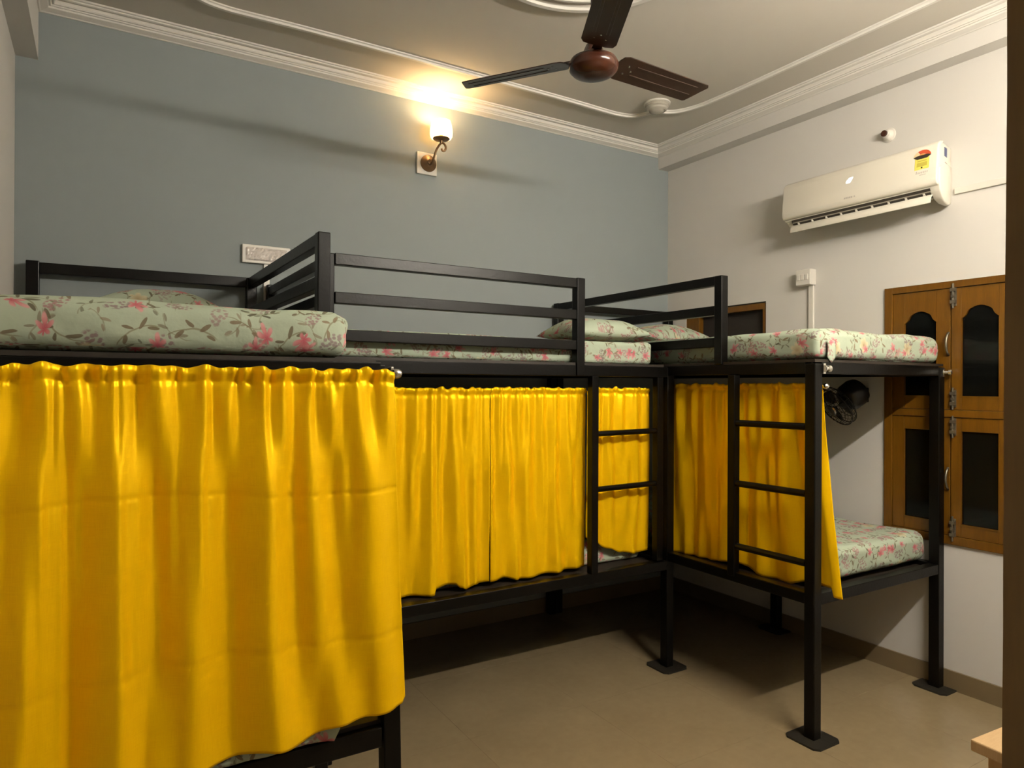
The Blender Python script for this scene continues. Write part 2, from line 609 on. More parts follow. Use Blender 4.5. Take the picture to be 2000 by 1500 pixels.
def add_moulding(bm, path, closed=False, w=0.036, h=0.018):
    """two-step rounded strip hanging from the ceiling"""
    sec = [(-w / 2, 0.001), (-w / 2, -h * 0.35), (-w * 0.28, -h * 0.5), (-w * 0.22, -h), (w * 0.22, -h), (w * 0.28, -h * 0.5), (w / 2, -h * 0.35), (w / 2, 0.001)]
    n = len(path)
    rings = []
    for i, p in enumerate(path):
        d = (path[(i + 1) % n] - path[i - 1]) if closed else (path[min(i + 1, n - 1)] - path[max(i - 1, 0)])
        s = Vector((-d.y, d.x, 0)).normalized()
        rings.append([bm.verts.new(Vector((p.x, p.y, ZC)) + s * a + Vector((0, 0, b))) for a, b in sec])
    for i in range(n if closed else n - 1):
        A, Bq = rings[i], rings[(i + 1) % n]
        for k in range(len(sec)):
            bm.faces.new([A[k], A[(k + 1) % len(sec)], Bq[(k + 1) % len(sec)], Bq[k]])
    if not closed:
        bm.faces.new(rings[0])
        bm.faces.new(rings[-1][::-1])


CXM, CYM = 1.65, 1.99
XA, YA = 3.190, 3.368        # straight runs on the right and at the back
back_r = [(1.65, YA), (2.3, YA), (2.62, YA + 0.008), (2.80, YA + 0.012), (2.91, YA - 0.012), (2.965, YA - 0.065), (2.978, YA - 0.125), (2.955, YA - 0.17)]
side_b = [(3.000, 3.205), (3.062, 3.190), (3.125, 3.135), (3.168, 3.02), (3.182, 2.87), (XA, 2.6), (XA, CYM)]
for mx_ in (False, True):
    for my_ in (False, True):
        for pts in (back_r, side_b):
            q = [Vector(((2 * CXM - x) if mx_ else x, (2 * CYM - y) if my_ else y, 0)) for x, y in pts]
            bm = bmesh.new()
            add_moulding(bm, smooth_path(q, 8))
            obj('ceiling_moulding', bm, 'plaster', c, smooth=True, auto=35)
FX, FY = 1.65, 2.12          # fan axis
for rr, w in ((0.465, 0.05), (0.39, 0.028)):
    bm = bmesh.new()
    add_moulding(bm, [Vector((FX + rr * math.cos(a * math.pi / 36), FY + rr * math.sin(a * math.pi / 36), 0)) for a in range(72)], True, w, 0.022)
    obj('ceiling_medallion', bm, 'plaster', c, smooth=True, auto=35)

# ================================================================== WINDOWS, DOOR FRAME
def win_y(name, y0, y1, z0, z1, x0, x1, mat, parent, bevel=0.002):
    return B(name, (x0, min(y0, y1), z0), (x1, max(y0, y1), z1), mat, parent, bevel=bevel)


w1 = bpy.data.objects.new('window_1', None)
COL.objects.link(w1)
w1.location = (XR, 1.79, W1[2])
struct(w1, 'brown wooden shutter window with four dark-glazed leaves')
x0, x1 = XR - 0.012, XR + 0.07
y0, y1, z0, z1 = W1
win_y('frame_jamb', y1 - 0.042, y1, z0, z1, x0, x1, 'wood', w1)
win_y('frame_jamb', y0, y0 + 0.042, z0, z1, x0, x1, 'wood', w1)
win_y('frame_head', y0 + 0.042, y1 - 0.042, z1 - 0.034, z1, x0, x1, 'wood', w1)
win_y('frame_sill', y0 + 0.042, y1 - 0.042, z0, z0 + 0.042, x0, x1, 'wood', w1)
win_y('transom', y0 + 0.042, y1 - 0.042, 1.352, 1.388, x0 + 0.002, x1, 'wood', w1)
XS0, XS1 = XR - 0.004, XR + 0.03


def sash(ya, yb, za, zb, gy0, gy1, gz0, gz1, arch):
    """one shutter leaf; ya<yb; g* = glazed opening"""
    e = bpy.data.objects.new('shutter', None)
    COL.objects.link(e)
    e.parent = w1
    e.location = Vector((XR, (ya + yb) / 2, za)) - w1.location
    win_y('stile', ya, gy0, za, zb, XS0, XS1, 'wood', e)
    win_y('stile', gy1, yb, za, zb, XS0, XS1, 'wood', e)
    win_y('bottom_rail', gy0, gy1, za, gz0, XS0 + 0.001, XS1, 'wood', e)
    if not arch:
        win_y('top_rail', gy0, gy1, gz1, zb, XS0 + 0.001, XS1, 'wood', e)
    else:
        n = 24
        poly = [(gy0, zb), (gy1, zb)]
        for k in range(n + 1):
            t = k / n
            yy = gy1 + (gy0 - gy1) * t
            s = abs(t - 0.5) * 2
            if s < 0.60:
                up = 0.044 + 0.018 * math.cos(math.pi / 2 * s / 0.60)
            else:
                q = min(1, (s - 0.60) / 0.22)
                up = 0.014 + 0.030 * (1 - q * q * (3 - 2 * q))
                if s > 0.82:
                    up -= 0.012 * (s - 0.82) / 0.18
            poly.append((yy, gz1 - 0.062 + up))
        bm = bmesh.new()
        add_prism(bm, poly, lambda a, b: (XS0 + 0.001, a, b), lambda a, b: (XS1, a, b))
        obj('top_rail', bm, 'wood', e)
    B('pane', (XS0 + 0.012, gy0 - 0.008, gz0 - 0.008), (XS0 + 0.018, gy1 + 0.008, min(zb - 0.02, gz1 + 0.008)), 'glass', e)
    # thin glazing beads
    for lo, hi in (((XS0 - 0.002, gy0 - 0.006, gz0), (XS0 + 0.003, gy0, gz1 - (0.062 if arch else 0))),
                   ((XS0 - 0.002, gy1, gz0), (XS0 + 0.003, gy1 + 0.006, gz1 - (0.062 if arch else 0))),
                   ((XS0 - 0.002, gy0 - 0.006, gz0 - 0.006), (XS0 + 0.003, gy1 + 0.006, gz0))):
        B('glazing_bead', lo, hi, 'wood', e)


YM = 1.779
sash(YM + 0.002, 2.068, 1.389, 1.994, 1.848, 2.008, 1.458, 1.892, True)
sash(1.508, YM - 0.002, 1.389, 1.994, 1.566, 1.730, 1.458, 1.900, True)
sash(YM + 0.002, 2.068, 0.763, 1.351, 1.848, 2.008, 0.826, 1.283, False)
sash(1.508, YM - 0.002, 0.763, 1.351, 1.566, 1.730, 0.826, 1.283, False)
for zz, ln in ((1.955, 0.10), (1.445, 0.085), (1.305, 0.085), (0.80, 0.10)):
    bm = bmesh.new()
    add_box(bm, (XS0 - 0.006, 1.752, zz - ln / 2), (XS0, 1.776, zz + ln / 2))
    add_tube(bm, [(XS0 - 0.011, 1.764, zz - ln / 2 - 0.012), (XS0 - 0.011, 1.764, zz + ln / 2 + 0.012)], 0.005, 8)
    add_box(bm, (XS0 - 0.020, 1.758, zz - 0.008), (XS0 - 0.008, 1.770, zz + 0.004))
    for dz in (-0.3, 0.3):
        add_box(bm, (XS0 - 0.017, 1.752, zz + dz * ln - 0.008), (XS0 - 0.005, 1.776, zz + dz * ln + 0.008))
    obj('tower_bolt', bm, 'tarnish', w1)
for za, zb in ((1.66, 1.775), (0.99, 1.10)):
    bm = bmesh.new()
    pts = [(XS0 - 0.002 - 0.026 * math.sin(math.pi * t / 8) ** 0.7, 1.788, za + (zb - za) * t / 8) for t in range(9)]
    add_tube(bm, pts, 0.0055, 8)
    obj('pull_handle', bm, 'tarnish', w1, smooth=True)

w2 = bpy.data.objects.new('window_2', None)
COL.objects.link(w2)
w2.location = (XR, 3.23, W2[2])
struct(w2, 'small dark ventilator window with a brown wooden frame')
y0, y1, z0, z1 = W2
win_y('frame_head', y0 + 0.01, y1, z1 - 0.048, z1 - 0.008, XR + 0.004, XR + 0.06, 'wood', w2)
win_y('frame_sill', y0 + 0.01, y1, z0, z0 + 0.035, XR + 0.004, XR + 0.06, 'wood', w2)
win_y('frame_jamb', y1 - 0.12, y1, z0 + 0.035, z1 - 0.048, XR + 0.006, XR + 0.06, 'wood', w2)
win_y('frame_jamb', y0 + 0.006, y0 + 0.03, z0 + 0.035, z1 - 0.048, XR + 0.006, XR + 0.06, 'wood', w2)
B('pane', (XR + 0.05, y0 + 0.02, z0 + 0.02), (XR + 0.056, y1 - 0.1, z1 - 0.03), 'recess', w2)

# doorway frame the camera looks past
d1 = bpy.data.objects.new('door_1', None)
COL.objects.link(d1)
d1.location = (0.09, YF - 0.07, 0)
struct(d1, 'dark brown wooden door frame at the right edge')
bm = bmesh.new()
rows = 60
for i in range(rows + 1):
    z = DZ * i / rows
    wob = 0.0018 * noise.noise(Vector((0, 0, z * 7))) + 0.0008 * noise.noise(Vector((3, 0, z * 22)))
    wob += 0.0032 * math.exp(-((z - 1.68) / 0.11) ** 2) - 0.0012 * math.exp(-((z - 1.25) / 0.12) ** 2)
    xx = 0.4985 + wob
    for p in ((xx, YF + 0.012), (DX1 + 0.09, YF + 0.012), (DX1 + 0.09, YF - 0.16), (xx - 0.004, YF - 0.16)):
        bm.verts.new((p[0], p[1], z))
bm.verts.ensure_lookup_table()
for i in range(rows):
    for k in range(4):
        a, b = i * 4 + k, i * 4 + (k + 1) % 4
        bm.faces.new([bm.verts[a], bm.verts[b], bm.verts[b + 4], bm.verts[a + 4]])
bm.faces.new([bm.verts[k] for k in range(4)])
bm.faces.new([bm.verts[rows * 4 + k] for k in range(4)])
obj('door_jamb', bm, 'wood_dark', d1)
B('door_jamb', (DX0 - 0.03, YF - 0.16, 0), (DX0 + 0.02, YF + 0.012, DZ), 'wood_dark', d1)
B('door_head', (DX0 - 0.03, YF - 0.16, DZ), (DX1 + 0.09, YF + 0.012, DZ + 0.06), 'wood_dark', d1)

# ================================================================== LIGHT FITTINGS
# tube light on the front wall, above and right of the doorway
tl = thing('tube_light', 'white batten tube light high on the wall beside the doorway', 'lamp', (2.24, YF, 2.70))
B('batten', (1.61, YF, 2.685), (2.87, YF + 0.035, 2.755), 'plastic', tl, bevel=0.004)
bm = bmesh.new()
add_tube(bm, [(1.65, YF + 0.065, 2.72), (2.83, YF + 0.065, 2.72)], 0.017, 12)
obj('tube', bm, 'tube', tl, smooth=True, auto=40)
for xx in (1.635, 2.830):
    B('tube_holder', (xx, YF + 0.03, 2.70), (xx + 0.015, YF + 0.085, 2.742), 'plastic', tl, bevel=0.003)

# wall sconce
SX, SY = 1.712, YB - 0.125
sc = thing('wall_sconce', 'lit wall lamp with white glass shade on scrolled bronze arm', 'wall lamp', (1.675, YB, 2.81))
B('back_board', (1.607, YB - 0.018, 2.755), (1.735, YB, 2.885), 'plastic', sc, bevel=0.003)
bm = bmesh.new()
mt = Matrix.Translation((1.678, YB - 0.018, 2.822)) @ Matrix.Rotation(R(90), 4, 'X')
add_lathe(bm, [(0.050, 0), (0.050, 0.006), (0.044, 0.010), (0.040, 0.012), (0.030, 0.020), (0.018, 0.024), (0.014, 0.034), (0.004, 0.036)], 32, mt)
obj('rosette', bm, 'bronze', sc, smooth=True, auto=40)
bm = bmesh.new()
arm = smooth_path([(1.678, YB - 0.045, 2.808), (1.680, YB - 0.065, 2.812), (1.684, YB - 0.085, 2.840), (1.694, YB - 0.10, 2.885), (1.712, YB - 0.12, 2.918), (1.728, YB - 0.13, 2.916),
                   (1.738, YB - 0.132, 2.896), (1.732, YB - 0.13, 2.876), (1.720, YB - 0.128, 2.874), (1.714, YB - 0.127, 2.886)], 6)
add_tube(bm, arm, 0.0065, 8)
obj('arm', bm, 'bronze', sc, smooth=True)
bm = bmesh.new()
mt = Matrix.Translation((SX, SY, 2.918))
add_lathe(bm, [(0.008, 0), (0.010, 0.012), (0.040, 0.018), (0.050, 0.024), (0.050, 0.028), (0.012, 0.030), (0.012, 0.06), (0.006, 0.062)], 28, mt)
obj('shade_holder', bm, 'bronze', sc, smooth=True, auto=40)
bm = bmesh.new()
mt = Matrix.Translation((SX, SY, 2.946))
po = [(0.058, 0), (0.0645, 0.012), (0.0665, 0.03), (0.0655, 0.05), (0.061, 0.075), (0.054, 0.100)]
pi_ = [(r - 0.004, z) for r, z in po[::-1]]
add_lathe(bm, po + pi_, 36, mt, cap=False)
sh = obj('lamp_shade', bm, 'shade', sc, smooth=True)
bm = bmesh.new()
bmesh.ops.create_uvsphere(bm, u_segments=16, v_segments=10, radius=0.020, matrix=Matrix.Translation((SX, SY, 3.000)))
obj('bulb', bm, 'bulb', sc, smooth=True)
ld = bpy.data.lights.new('sconce_light', 'POINT')
ld.energy = SCONCE_W
ld.color = (1.0, 0.70, 0.36)
ld.shadow_soft_size = 0.022
lo = bpy.data.objects.new('sconce_light', ld)
COL.objects.link(lo)
lo.parent = sc
lo.location = Vector((SX, SY, 3.026)) - sc.location

# small round fitting where the plaster lines meet
rf = thing('ceiling_fitting', 'small round pale dome fitting on the ceiling below a fan blade', 'ceiling fitting', (2.925, 3.125, ZC))
mt = Matrix.Translation((2.925, 3.125, ZC))
bm = bmesh.new()
add_lathe(bm, [(0.070, 0.001), (0.080, -0.004), (0.080, -0.012), (0.072, -0.016), (0.060, -0.012), (0.060, 0.001)], 40, mt, cap=False)
obj('base_ring', bm, 'plastic', rf, smooth=True, auto=50)
bm = bmesh.new()
add_lathe(bm, [(0.070, -0.010), (0.074, -0.018), (0.069, -0.024), (0.071, -0.032), (0.063, -0.038), (0.060, -0.046), (0.050, -0.054), (0.046, -0.051), (0.036, -0.059), (0.018, -0.064), (0.003, -0.065)], 40, mt)
obj('dome', bm, 'dome', rf, smooth=True, auto=28)

# ================================================================== CEILING FAN
fan = thing('ceiling_fan', 'brown three-bladed ceiling fan in the middle of the ceiling', 'ceiling fan', (FX, FY, ZC))
ZB = 2.776
ft = Matrix.Translation((FX, FY, 0))
bm = bmesh.new()
add_lathe(bm, [(0.02, ZC), (0.055, ZC - 0.002), (0.06, ZC - 0.03), (0.045, ZC - 0.07), (0.016, ZC - 0.085)], 28, ft)
obj('canopy', bm, 'fan_hub', fan, smooth=True, auto=40)
bm = bmesh.new()
add_tube(bm, [(FX, FY, ZC - 0.05), (FX, FY, ZB + 0.02)], 0.012, 14)
obj('downrod', bm, 'fan', fan, smooth=True, auto=40)
bm = bmesh.new()
add_lathe(bm, [(0.014, ZB + 0.060), (0.03, ZB + 0.055), (0.040, ZB + 0.03), (0.046, ZB + 0.012), (0.068, ZB + 0.008), (0.089, ZB - 0.004), (0.097, ZB - 0.018),
               (0.098, ZB - 0.030), (0.094, ZB - 0.042), (0.091, ZB - 0.045), (0.080, ZB - 0.056), (0.058, ZB - 0.065), (0.03, ZB - 0.069), (0.004, ZB - 0.070)], 40, ft)
obj('motor_housing', bm, 'fan_hub', fan, smooth=True, auto=30)


def fan_blade(deg):
    rot = Matrix.Translation((FX, FY, ZB)) @ Matrix.Rotation(R(deg), 4, 'Z')
    pitch = Matrix.Rotation(R(-13), 4, 'X')
    bm = bmesh.new()
    # planform: rounded root, slightly tapering, slanted tip
    out = [(0.108, -0.035), (0.114, -0.058), (0.135, -0.068), (0.58, -0.058), (0.592, -0.045), (0.555, 0.060), (0.545, 0.066), (0.145, 0.066), (0.118, 0.056), (0.108, 0.03)]
    th = 0.004

    def zc(x, y):
        return -0.35 * y * y / 0.06 * 0.06 + (0.006 if abs(y - 0.022) < 0.02 else 0.0) * 0

    bmA = [bm.verts.new(rot @ (pitch @ Vector((x, y, zc(x, y) + th)))) for x, y in out]
    bmB = [bm.verts.new(rot @ (pitch @ Vector((x, y, zc(x, y))))) for x, y in out]
    n = len(out)
    for i in range(n):
        bm.faces.new([bmA[i], bmA[(i + 1) % n], bmB[(i + 1) % n], bmB[i]])
    bm.faces.new(bmA)
    bm.faces.new(bmB[::-1])
    # pressed ribs on the underside
    for yy in (-0.028, 0.024):
        vs = [rot @ (pitch @ Vector(p)) for p in ((0.20, yy - 0.005, -0.003), (0.54, yy - 0.004, -0.003), (0.54, yy + 0.004, -0.003), (0.20, yy + 0.005, -0.003),
                                                  (0.20, yy - 0.009, 0.001), (0.545, yy - 0.007, 0.001), (0.545, yy + 0.007, 0.001), (0.20, yy + 0.009, 0.001))]
        vs = [bm.verts.new(v) for v in vs]
        for f in ((0, 1, 2, 3), (0, 4, 5, 1), (1, 5, 6, 2), (2, 6, 7, 3), (3, 7, 4, 0)):
            bm.faces.new([vs[i] for i in f])
    b = obj('blade', bm, 'fan', fan)
    bm = bmesh.new()
    hold = [(0.07, -0.02), (0.12, -0.016), (0.16, -0.036), (0.20, -0.034), (0.20, 0.034), (0.16, 0.036), (0.12, 0.016), (0.07, 0.02)]
    add_prism(bm, hold, lambda a, c_: rot @ (pitch @ Vector((a, c_, 0.0045))), lambda a, c_: rot @ (pitch @ Vector((a, c_, 0.0085))))
    obj('blade_holder', bm, 'fan', b, loc=Vector((0, 0, 0)) - Vector(fan.location) - b.location)
    for px, py in ((0.165, -0.022), (0.165, 0.022), (0.19, 0.0)):
        bm = bmesh.new()
        add_lathe(bm, [(0.004, -0.003), (0.004, 0.004)], 8, rot @ pitch @ Matrix.Translation((px, py, 0)))
        obj('screw', bm, 'steel', b, loc=Vector((0, 0, 0)) - Vector(fan.location) - b.location)


for dg in (124.0, 0.5, -119.5):
    fan_blade(dg)
# ================================================================== AIR CONDITIONER
AY0, AY1 = 1.735, 2.618
ac = thing('air_conditioner', 'white split air conditioner mounted on the right wall', 'air conditioner', (XR, 2.18, 2.41))
body = [(0.0, 2.695), (0.12, 2.695), (0.165, 2.685), (0.180, 2.66), (0.188, 2.50), (0.178, 2.468), (0.155, 2.464), (0.085, 2.452), (0.05, 2.448), (0.02, 2.452), (0.0, 2.465)]
bm = bmesh.new()
add_prism(bm, body, lambda a, b: (XR - a, AY0 + 0.046 - 0.2 * a, b), lambda a, b: (XR - a, AY1 - 0.02 + 0.1 * a, b))
obj('body', bm, 'ac', ac, bevel=0.008, bseg=3, smooth=True, auto=35)
# glossy front panel
panel = [(0.130, 2.699), (0.165, 2.693), (0.184, 2.678), (0.192, 2.655), (0.203, 2.560), (0.206, 2.505), (0.203, 2.488), (0.196, 2.478), (0.178, 2.474), (0.172, 2.52), (0.165, 2.66)]
bm = bmesh.new()
add_prism(bm, panel, lambda a, b: (XR - a, AY0 + 0.012, b), lambda a, b: (XR - a, AY1 - 0.004, b))
obj('front_panel', bm, 'ac', ac, bevel=0.006, bseg=3, smooth=True, auto=40)
# rounded right-hand and left-hand end caps reaching lower than the panel
for ya, yb, ta in ((AY0 + 0.043, AY0 + 0.06, -0.2), (AY1 - 0.045, AY1 - 0.017, 0.1)):
    dzc = 0.0 if ta < 0 else 0.026
    cap = [(0.10, 2.60), (0.186, 2.56), (0.187, 2.49), (0.172, 2.45), (0.14, 2.420), (0.10, 2.404), (0.05, 2.400), (0.01, 2.41), (0.0, 2.45), (0.0, 2.60)]
    bm = bmesh.new()
    add_prism(bm, cap, lambda a, b: (XR - a, ya + (ta * a if ta < 0 else 0), b + dzc), lambda a, b: (XR - a, yb + (ta * a if ta > 0 else 0), b + dzc))
    obj('end_cap', bm, 'ac', ac, bevel=0.010, bseg=3, smooth=True, auto=40)
# dark outlet and vanes
bm = bmesh.new()
add_prism(bm, [(0.178, 2.474), (0.174, 2.458), (0.150, 2.436), (0.10, 2.440), (0.16, 2.478)], lambda a, b: (XR - a, AY0 + 0.05, b), lambda a, b: (XR - a, AY1 - 0.05, b))
obj('air_outlet', bm, 'ac_dark', ac)
for k in range(9):
    yy = AY0 + 0.09 + k * (AY1 - AY0 - 0.18) / 8
    bm = bmesh.new()
    add_prism(bm, [(0.168, 2.456), (0.172, 2.450), (0.166, 2.440), (0.158, 2.444)], lambda a, b: (XR - a, yy - 0.004, b), lambda a, b: (XR - a, yy + 0.004, b))
    obj('vane', bm, 'ac', ac)
bm = bmesh.new()
add_prism(bm, [(0.1745, 2.4555), (0.170, 2.4515), (0.1685, 2.4535), (0.173, 2.4575)], lambda a, b: (XR - a, AY0 + 0.055, b), lambda a, b: (XR - a, AY1 - 0.055, b))
obj('outlet_lip', bm, 'ac_vane', ac)
# open flap
bm = bmesh.new()
add_prism(bm, [(0.150, 2.444), (0.166, 2.441), (0.176, 2.430), (0.182, 2.412), (0.184, 2.398), (0.180, 2.397), (0.177, 2.410), (0.171, 2.427), (0.162, 2.436), (0.148, 2.439)], lambda a, b: (XR - a, AY0 + 0.052, b), lambda a, b: (XR - a, AY1 - 0.045, b))
obj('flap', bm, 'ac', ac, bevel=0.0015, smooth=True, auto=35)


def on_panel(name, poly, mat, lift=0.0012, par=ac):
    """flat print on the front panel: poly in (y, z)"""
    def px(z):
        ks = [(2.488, 0.203), (2.505, 0.206), (2.560, 0.203), (2.655, 0.192), (2.678, 0.184)]
        for (a, va), (b, vb) in zip(ks, ks[1:]):
            if z <= b:
                return va + (vb - va) * (z - a) / (b - a)
        return 0.184
    bm = bmesh.new()
    add_prism(bm, poly, lambda a, b: (XR - px(b) - lift, a, b), lambda a, b: (XR - px(b) + 0.001, a, b))
    return obj(name, bm, mat, par)


def rect(y0, y1, z0, z1):
    return [(y0, z0), (y1, z0), (y1, z1), (y0, z1)]


on_panel('display', [(2.214, 2.594), (2.192, 2.594), (2.180, 2.612), (2.176, 2.622), (2.196, 2.622), (2.214, 2.605)], 'display')
# energy label: coloured fan over a yellow slip
yc = 1.818
on_panel('energy_label', rect(yc - 0.034, yc + 0.034, 2.565, 2.632), 'yellow', 0.0008)
arc = lambda a0, a1, r0, r1, n=8: [(yc + r1 * math.cos(a0 + (a1 - a0) * k / n), 2.628 + r1 * 0.80 * math.sin(a0 + (a1 - a0) * k / n)) for k in range(n + 1)] + \
    [(yc + r0 * math.cos(a1 + (a0 - a1) * k / n), 2.628 + r0 * 0.80 * math.sin(a1 + (a0 - a1) * k / n)) for k in range(n + 1)]
on_panel('label_arc', arc(R(60), R(172), 0.020, 0.042), 'red', 0.0016)
on_panel('label_arc', arc(R(8), R(56), 0.020, 0.042), 'cream', 0.0016)
on_panel('label_arc', arc(R(30), R(150), 0.003, 0.018), 'orange', 0.0016)
on_panel('label_base', [(yc - 0.042, 2.630), (yc - 0.024, 2.618), (yc + 0.024, 2.618), (yc + 0.042, 2.630), (yc + 0.026, 2.636), (yc - 0.026, 2.636)], 'ink', 0.0018)
on_panel('label_print', rect(yc - 0.022, yc + 0.022, 2.605, 2.610), 'olive', 0.0016)
on_panel('label_print', rect(yc - 0.024, yc + 0.024, 2.580, 2.600), 'olive', 0.0014)
on_panel('label_print', rect(yc - 0.004, yc + 0.003, 2.570, 2.577), 'ink', 0.0016)
# faint script mark under the label and faint maker mark at the middle
for k in range(7):
    yy = yc + 0.027 - k * 0.0085
    on_panel('script_mark', [(yy, 2.545), (yy - 0.0035, 2.545), (yy - 0.006, 2.545 + (0.013 if k == 0 else 0.008)), (yy - 0.0025, 2.545 + (0.013 if k == 0 else 0.008))], 'greyink', 0.001)
on_panel('script_mark', rect(yc - 0.020, yc + 0.010, 2.536, 2.539), 'greyink', 0.001)
for k in range(5):
    yy = 2.222 - k * 0.010
    on_panel('maker_mark', rect(yy - 0.0065, yy, 2.510, 2.519), 'greyink', 0.001)
on_panel('maker_mark', rect(2.160, 2.166, 2.511, 2.518), 'greyink', 0.001)
# stickers on the right-hand end
def on_end(name, poly, mat):
    bm = bmesh.new()
    add_prism(bm, poly, lambda a, b: (XR - a, AY0 + 0.0445 - 0.2 * a, b), lambda a, b: (XR - a, AY0 + 0.049 - 0.2 * a, b))
    return obj(name, bm, mat, ac)


on_end('side_sticker', [(0.072, 2.630), (0.110, 2.630), (0.110, 2.674), (0.072, 2.674)], 'blue')
for a, z, w in ((0.10, 2.60, 0.03), (0.11, 2.585, 0.025), (0.10, 2.565, 0.018), (0.07, 2.545, 0.02)):
    on_end('side_print', [(a - w, z), (a, z), (a, z + 0.003), (a - w, z + 0.003)], 'greyink')

# ================================================================== WALL FITTINGS
# round cable cap above the AC
bh = thing('bulb_holder', 'small round white holder with brown socket above air conditioner', 'lamp holder', (XR, 2.10, 2.858))
mt = Matrix.Translation((XR, 2.096, 2.858)) @ Matrix.Rotation(R(-90), 4, 'Y')
bm = bmesh.new()
add_lathe(bm, [(0.038, 0), (0.038, 0.006), (0.030, 0.010), (0.026, 0.022), (0.020, 0.026), (0.020, 0.040), (0.017, 0.042)], 28, mt)
obj('base', bm, 'plastic', bh, smooth=True, auto=40)
bm = bmesh.new()
add_lathe(bm, [(0.0165, 0.040), (0.0165, 0.050), (0.013, 0.052), (0.004, 0.050)], 24, mt)
obj('socket', bm, 'fan_hub', bh, smooth=True, auto=40)
# trunking from the AC
tr = B('cable_trunking', (XR - 0.014, YF, 2.457), (XR, 1.760, 2.487), 'plastic', bevel=0.002)
tag(tr, 'white cable trunking running right from the air conditioner', 'trunking')
# switch box on the right wall with its trunking
sb = thing('switch_box', 'white surface-mounted switch box on the white wall', 'switch box', (XR, 2.58, 2.11))
B('box', (XR - 0.05, 2.530, 2.104), (XR, 2.630, 2.198), 'plastic', sb, bevel=0.004)
B('cover_plate', (XR - 0.056, 2.532, 2.106), (XR - 0.049, 2.628, 2.196), 'plastic', sb, bevel=0.003)
for k in range(3):
    B('switch', (XR - 0.061, 2.545 + k * 0.026, 2.135), (XR - 0.055, 2.566 + k * 0.026, 2.168), 'plastic', sb, bevel=0.002)
tr2 = B('cable_trunking', (XR - 0.014, 2.540, 1.20), (XR, 2.572, 2.104), 'plastic', bevel=0.002)
tag(tr2, 'white vertical cable trunking below the switch box on the right wall', 'trunking')
# wrapped switchboard on the blue wall
sw = thing('switchboard', 'long white switchboard wrapped in clear plastic on the blue wall', 'switchboard', (0.75, YB, 2.13))
B('frame', (0.634, YB - 0.022, 2.133), (0.876, YB, 2.228), 'plastic', sw, bevel=0.003)
bm = bmesh.new()
random.seed(5)
gx, gz = 26, 9
vs = []
for j in range(gz + 1):
    row = []
    for i in range(gx + 1):
        e = 0 if i in (0, gx) or j in (0, gz) else 1
        row.append(bm.verts.new((0.650 + 0.21 * i / gx, YB - 0.0225 - e * (0.003 + 0.006 * random.random()), 2.146 + 0.069 * j / gz)))
    vs.append(row)
for j in range(gz):
    for i in range(gx):
        bm.faces.new([vs[j][i], vs[j][i + 1], vs[j + 1][i + 1], vs[j + 1][i]])
obj('plastic_wrap', bm, 'foil', sw)
for k in range(6):
    B('switch', (0.662 + k * 0.032, YB - 0.024, 2.158), (0.684 + k * 0.032, YB - 0.0205, 2.202), 'plastic', sw, bevel=0.001)
tr3 = B('cable_trunking', (0.742, YB - 0.014, 1.30), (0.772, YB, 2.133), 'plastic', bevel=0.002)
tag(tr3, 'white vertical cable trunking below the wrapped switchboard', 'trunking')
# ================================================================== BUNK BEDS
PW = 0.050          # posts
RW = 0.045          # rails


def post(bed, x, y, z0, z1, w=PW, plate=True, x_top=None):
    bm = bmesh.new()
    add_bar(bm, (x, y, z0), (x if x_top is None else x_top, y, z1), w, w, up=Vector((0, 1, 0)))
    p = obj('post', bm, 'black', bed, bevel=0.004)
    if plate and z0 < 0.05:
        s = 0.083
        bm = bmesh.new()
        add_prism(bm, [(-s, -s + .02), (-s + .02, -s), (s - .02, -s), (s, -s + .02), (s, s - .02), (s - .02, s), (-s + .02, s), (-s, s - .02)],
                  lambda a, b: (x + a * (0.99 if x > 3.5 else 1), y + b, 0.0), lambda a, b: (x + a * (0.99 if x > 3.5 else 1), y + b, 0.008))
        q = obj('foot_plate', bm, 'plate', bed)
    return p


def rail(bed, a, b, w=RW, h=None, name='rail'):
    return BAR(name, a, b, w, 'black', bed, h=h)


def deck(bed, x0, x1, y0, y1, z):
    """angle-iron deck with a board on top, cross slats below"""
    B('deck_board', (x0, y0, z - 0.012), (x1, y1, z), 'ply', bed)
    n = 6
    for k in range(n):
        if x1 - x0 > y1 - y0:
            xx = x0 + (x1 - x0) * (k + 0.5) / n
            rail(bed, (xx, y0, z - 0.027), (xx, y1, z - 0.027), 0.03, 0.028, 'cross_slat')
        else:
            yy = y0 + (y1 - y0) * (k + 0.5) / n
            rail(bed, (x0, yy, z - 0.027), (x1, yy, z - 0.027), 0.03, 0.028, 'cross_slat')


def frame_rect(bed, x0, x1, y0, y1, z0, z1, w=0.045):
    zc, h = (z0 + z1) / 2, z1 - z0
    for nm, a, b in (('side_rail', (x0, y0, zc), (x0, y1, zc)), ('side_rail', (x1, y0, zc), (x1, y1, zc)),
                     ('end_rail', (x0, y0, zc), (x1, y0, zc)), ('end_rail', (x0, y1, zc), (x1, y1, zc))):
        a, b = Vector(a), Vector(b)
        d = (b - a).normalized() * (PW / 2)
        rail(bed, a + d, b - d, w, h, nm)


def bracket(bed, x, y, z, dx, dy):
    """bright rod clamp on a post"""
    bm = bmesh.new()
    add_lathe(bm, [(0.016, 0), (0.016, 0.004), (0.009, 0.006), (0.009, 0.020), (0.014, 0.022), (0.015, 0.034), (0.010, 0.038)], 16,
              Matrix.Translation((x, y, z)) @ Vector((0, 0, 1)).rotation_difference(Vector((dx, dy, 0))).to_matrix().to_4x4())
    add_box(bm, (x - 0.008, y - 0.004, z - 0.022), (x + 0.008, y + 0.004, z + 0.022))
    return obj('rod_bracket', bm, 'steel', bed, smooth=True, auto=40)


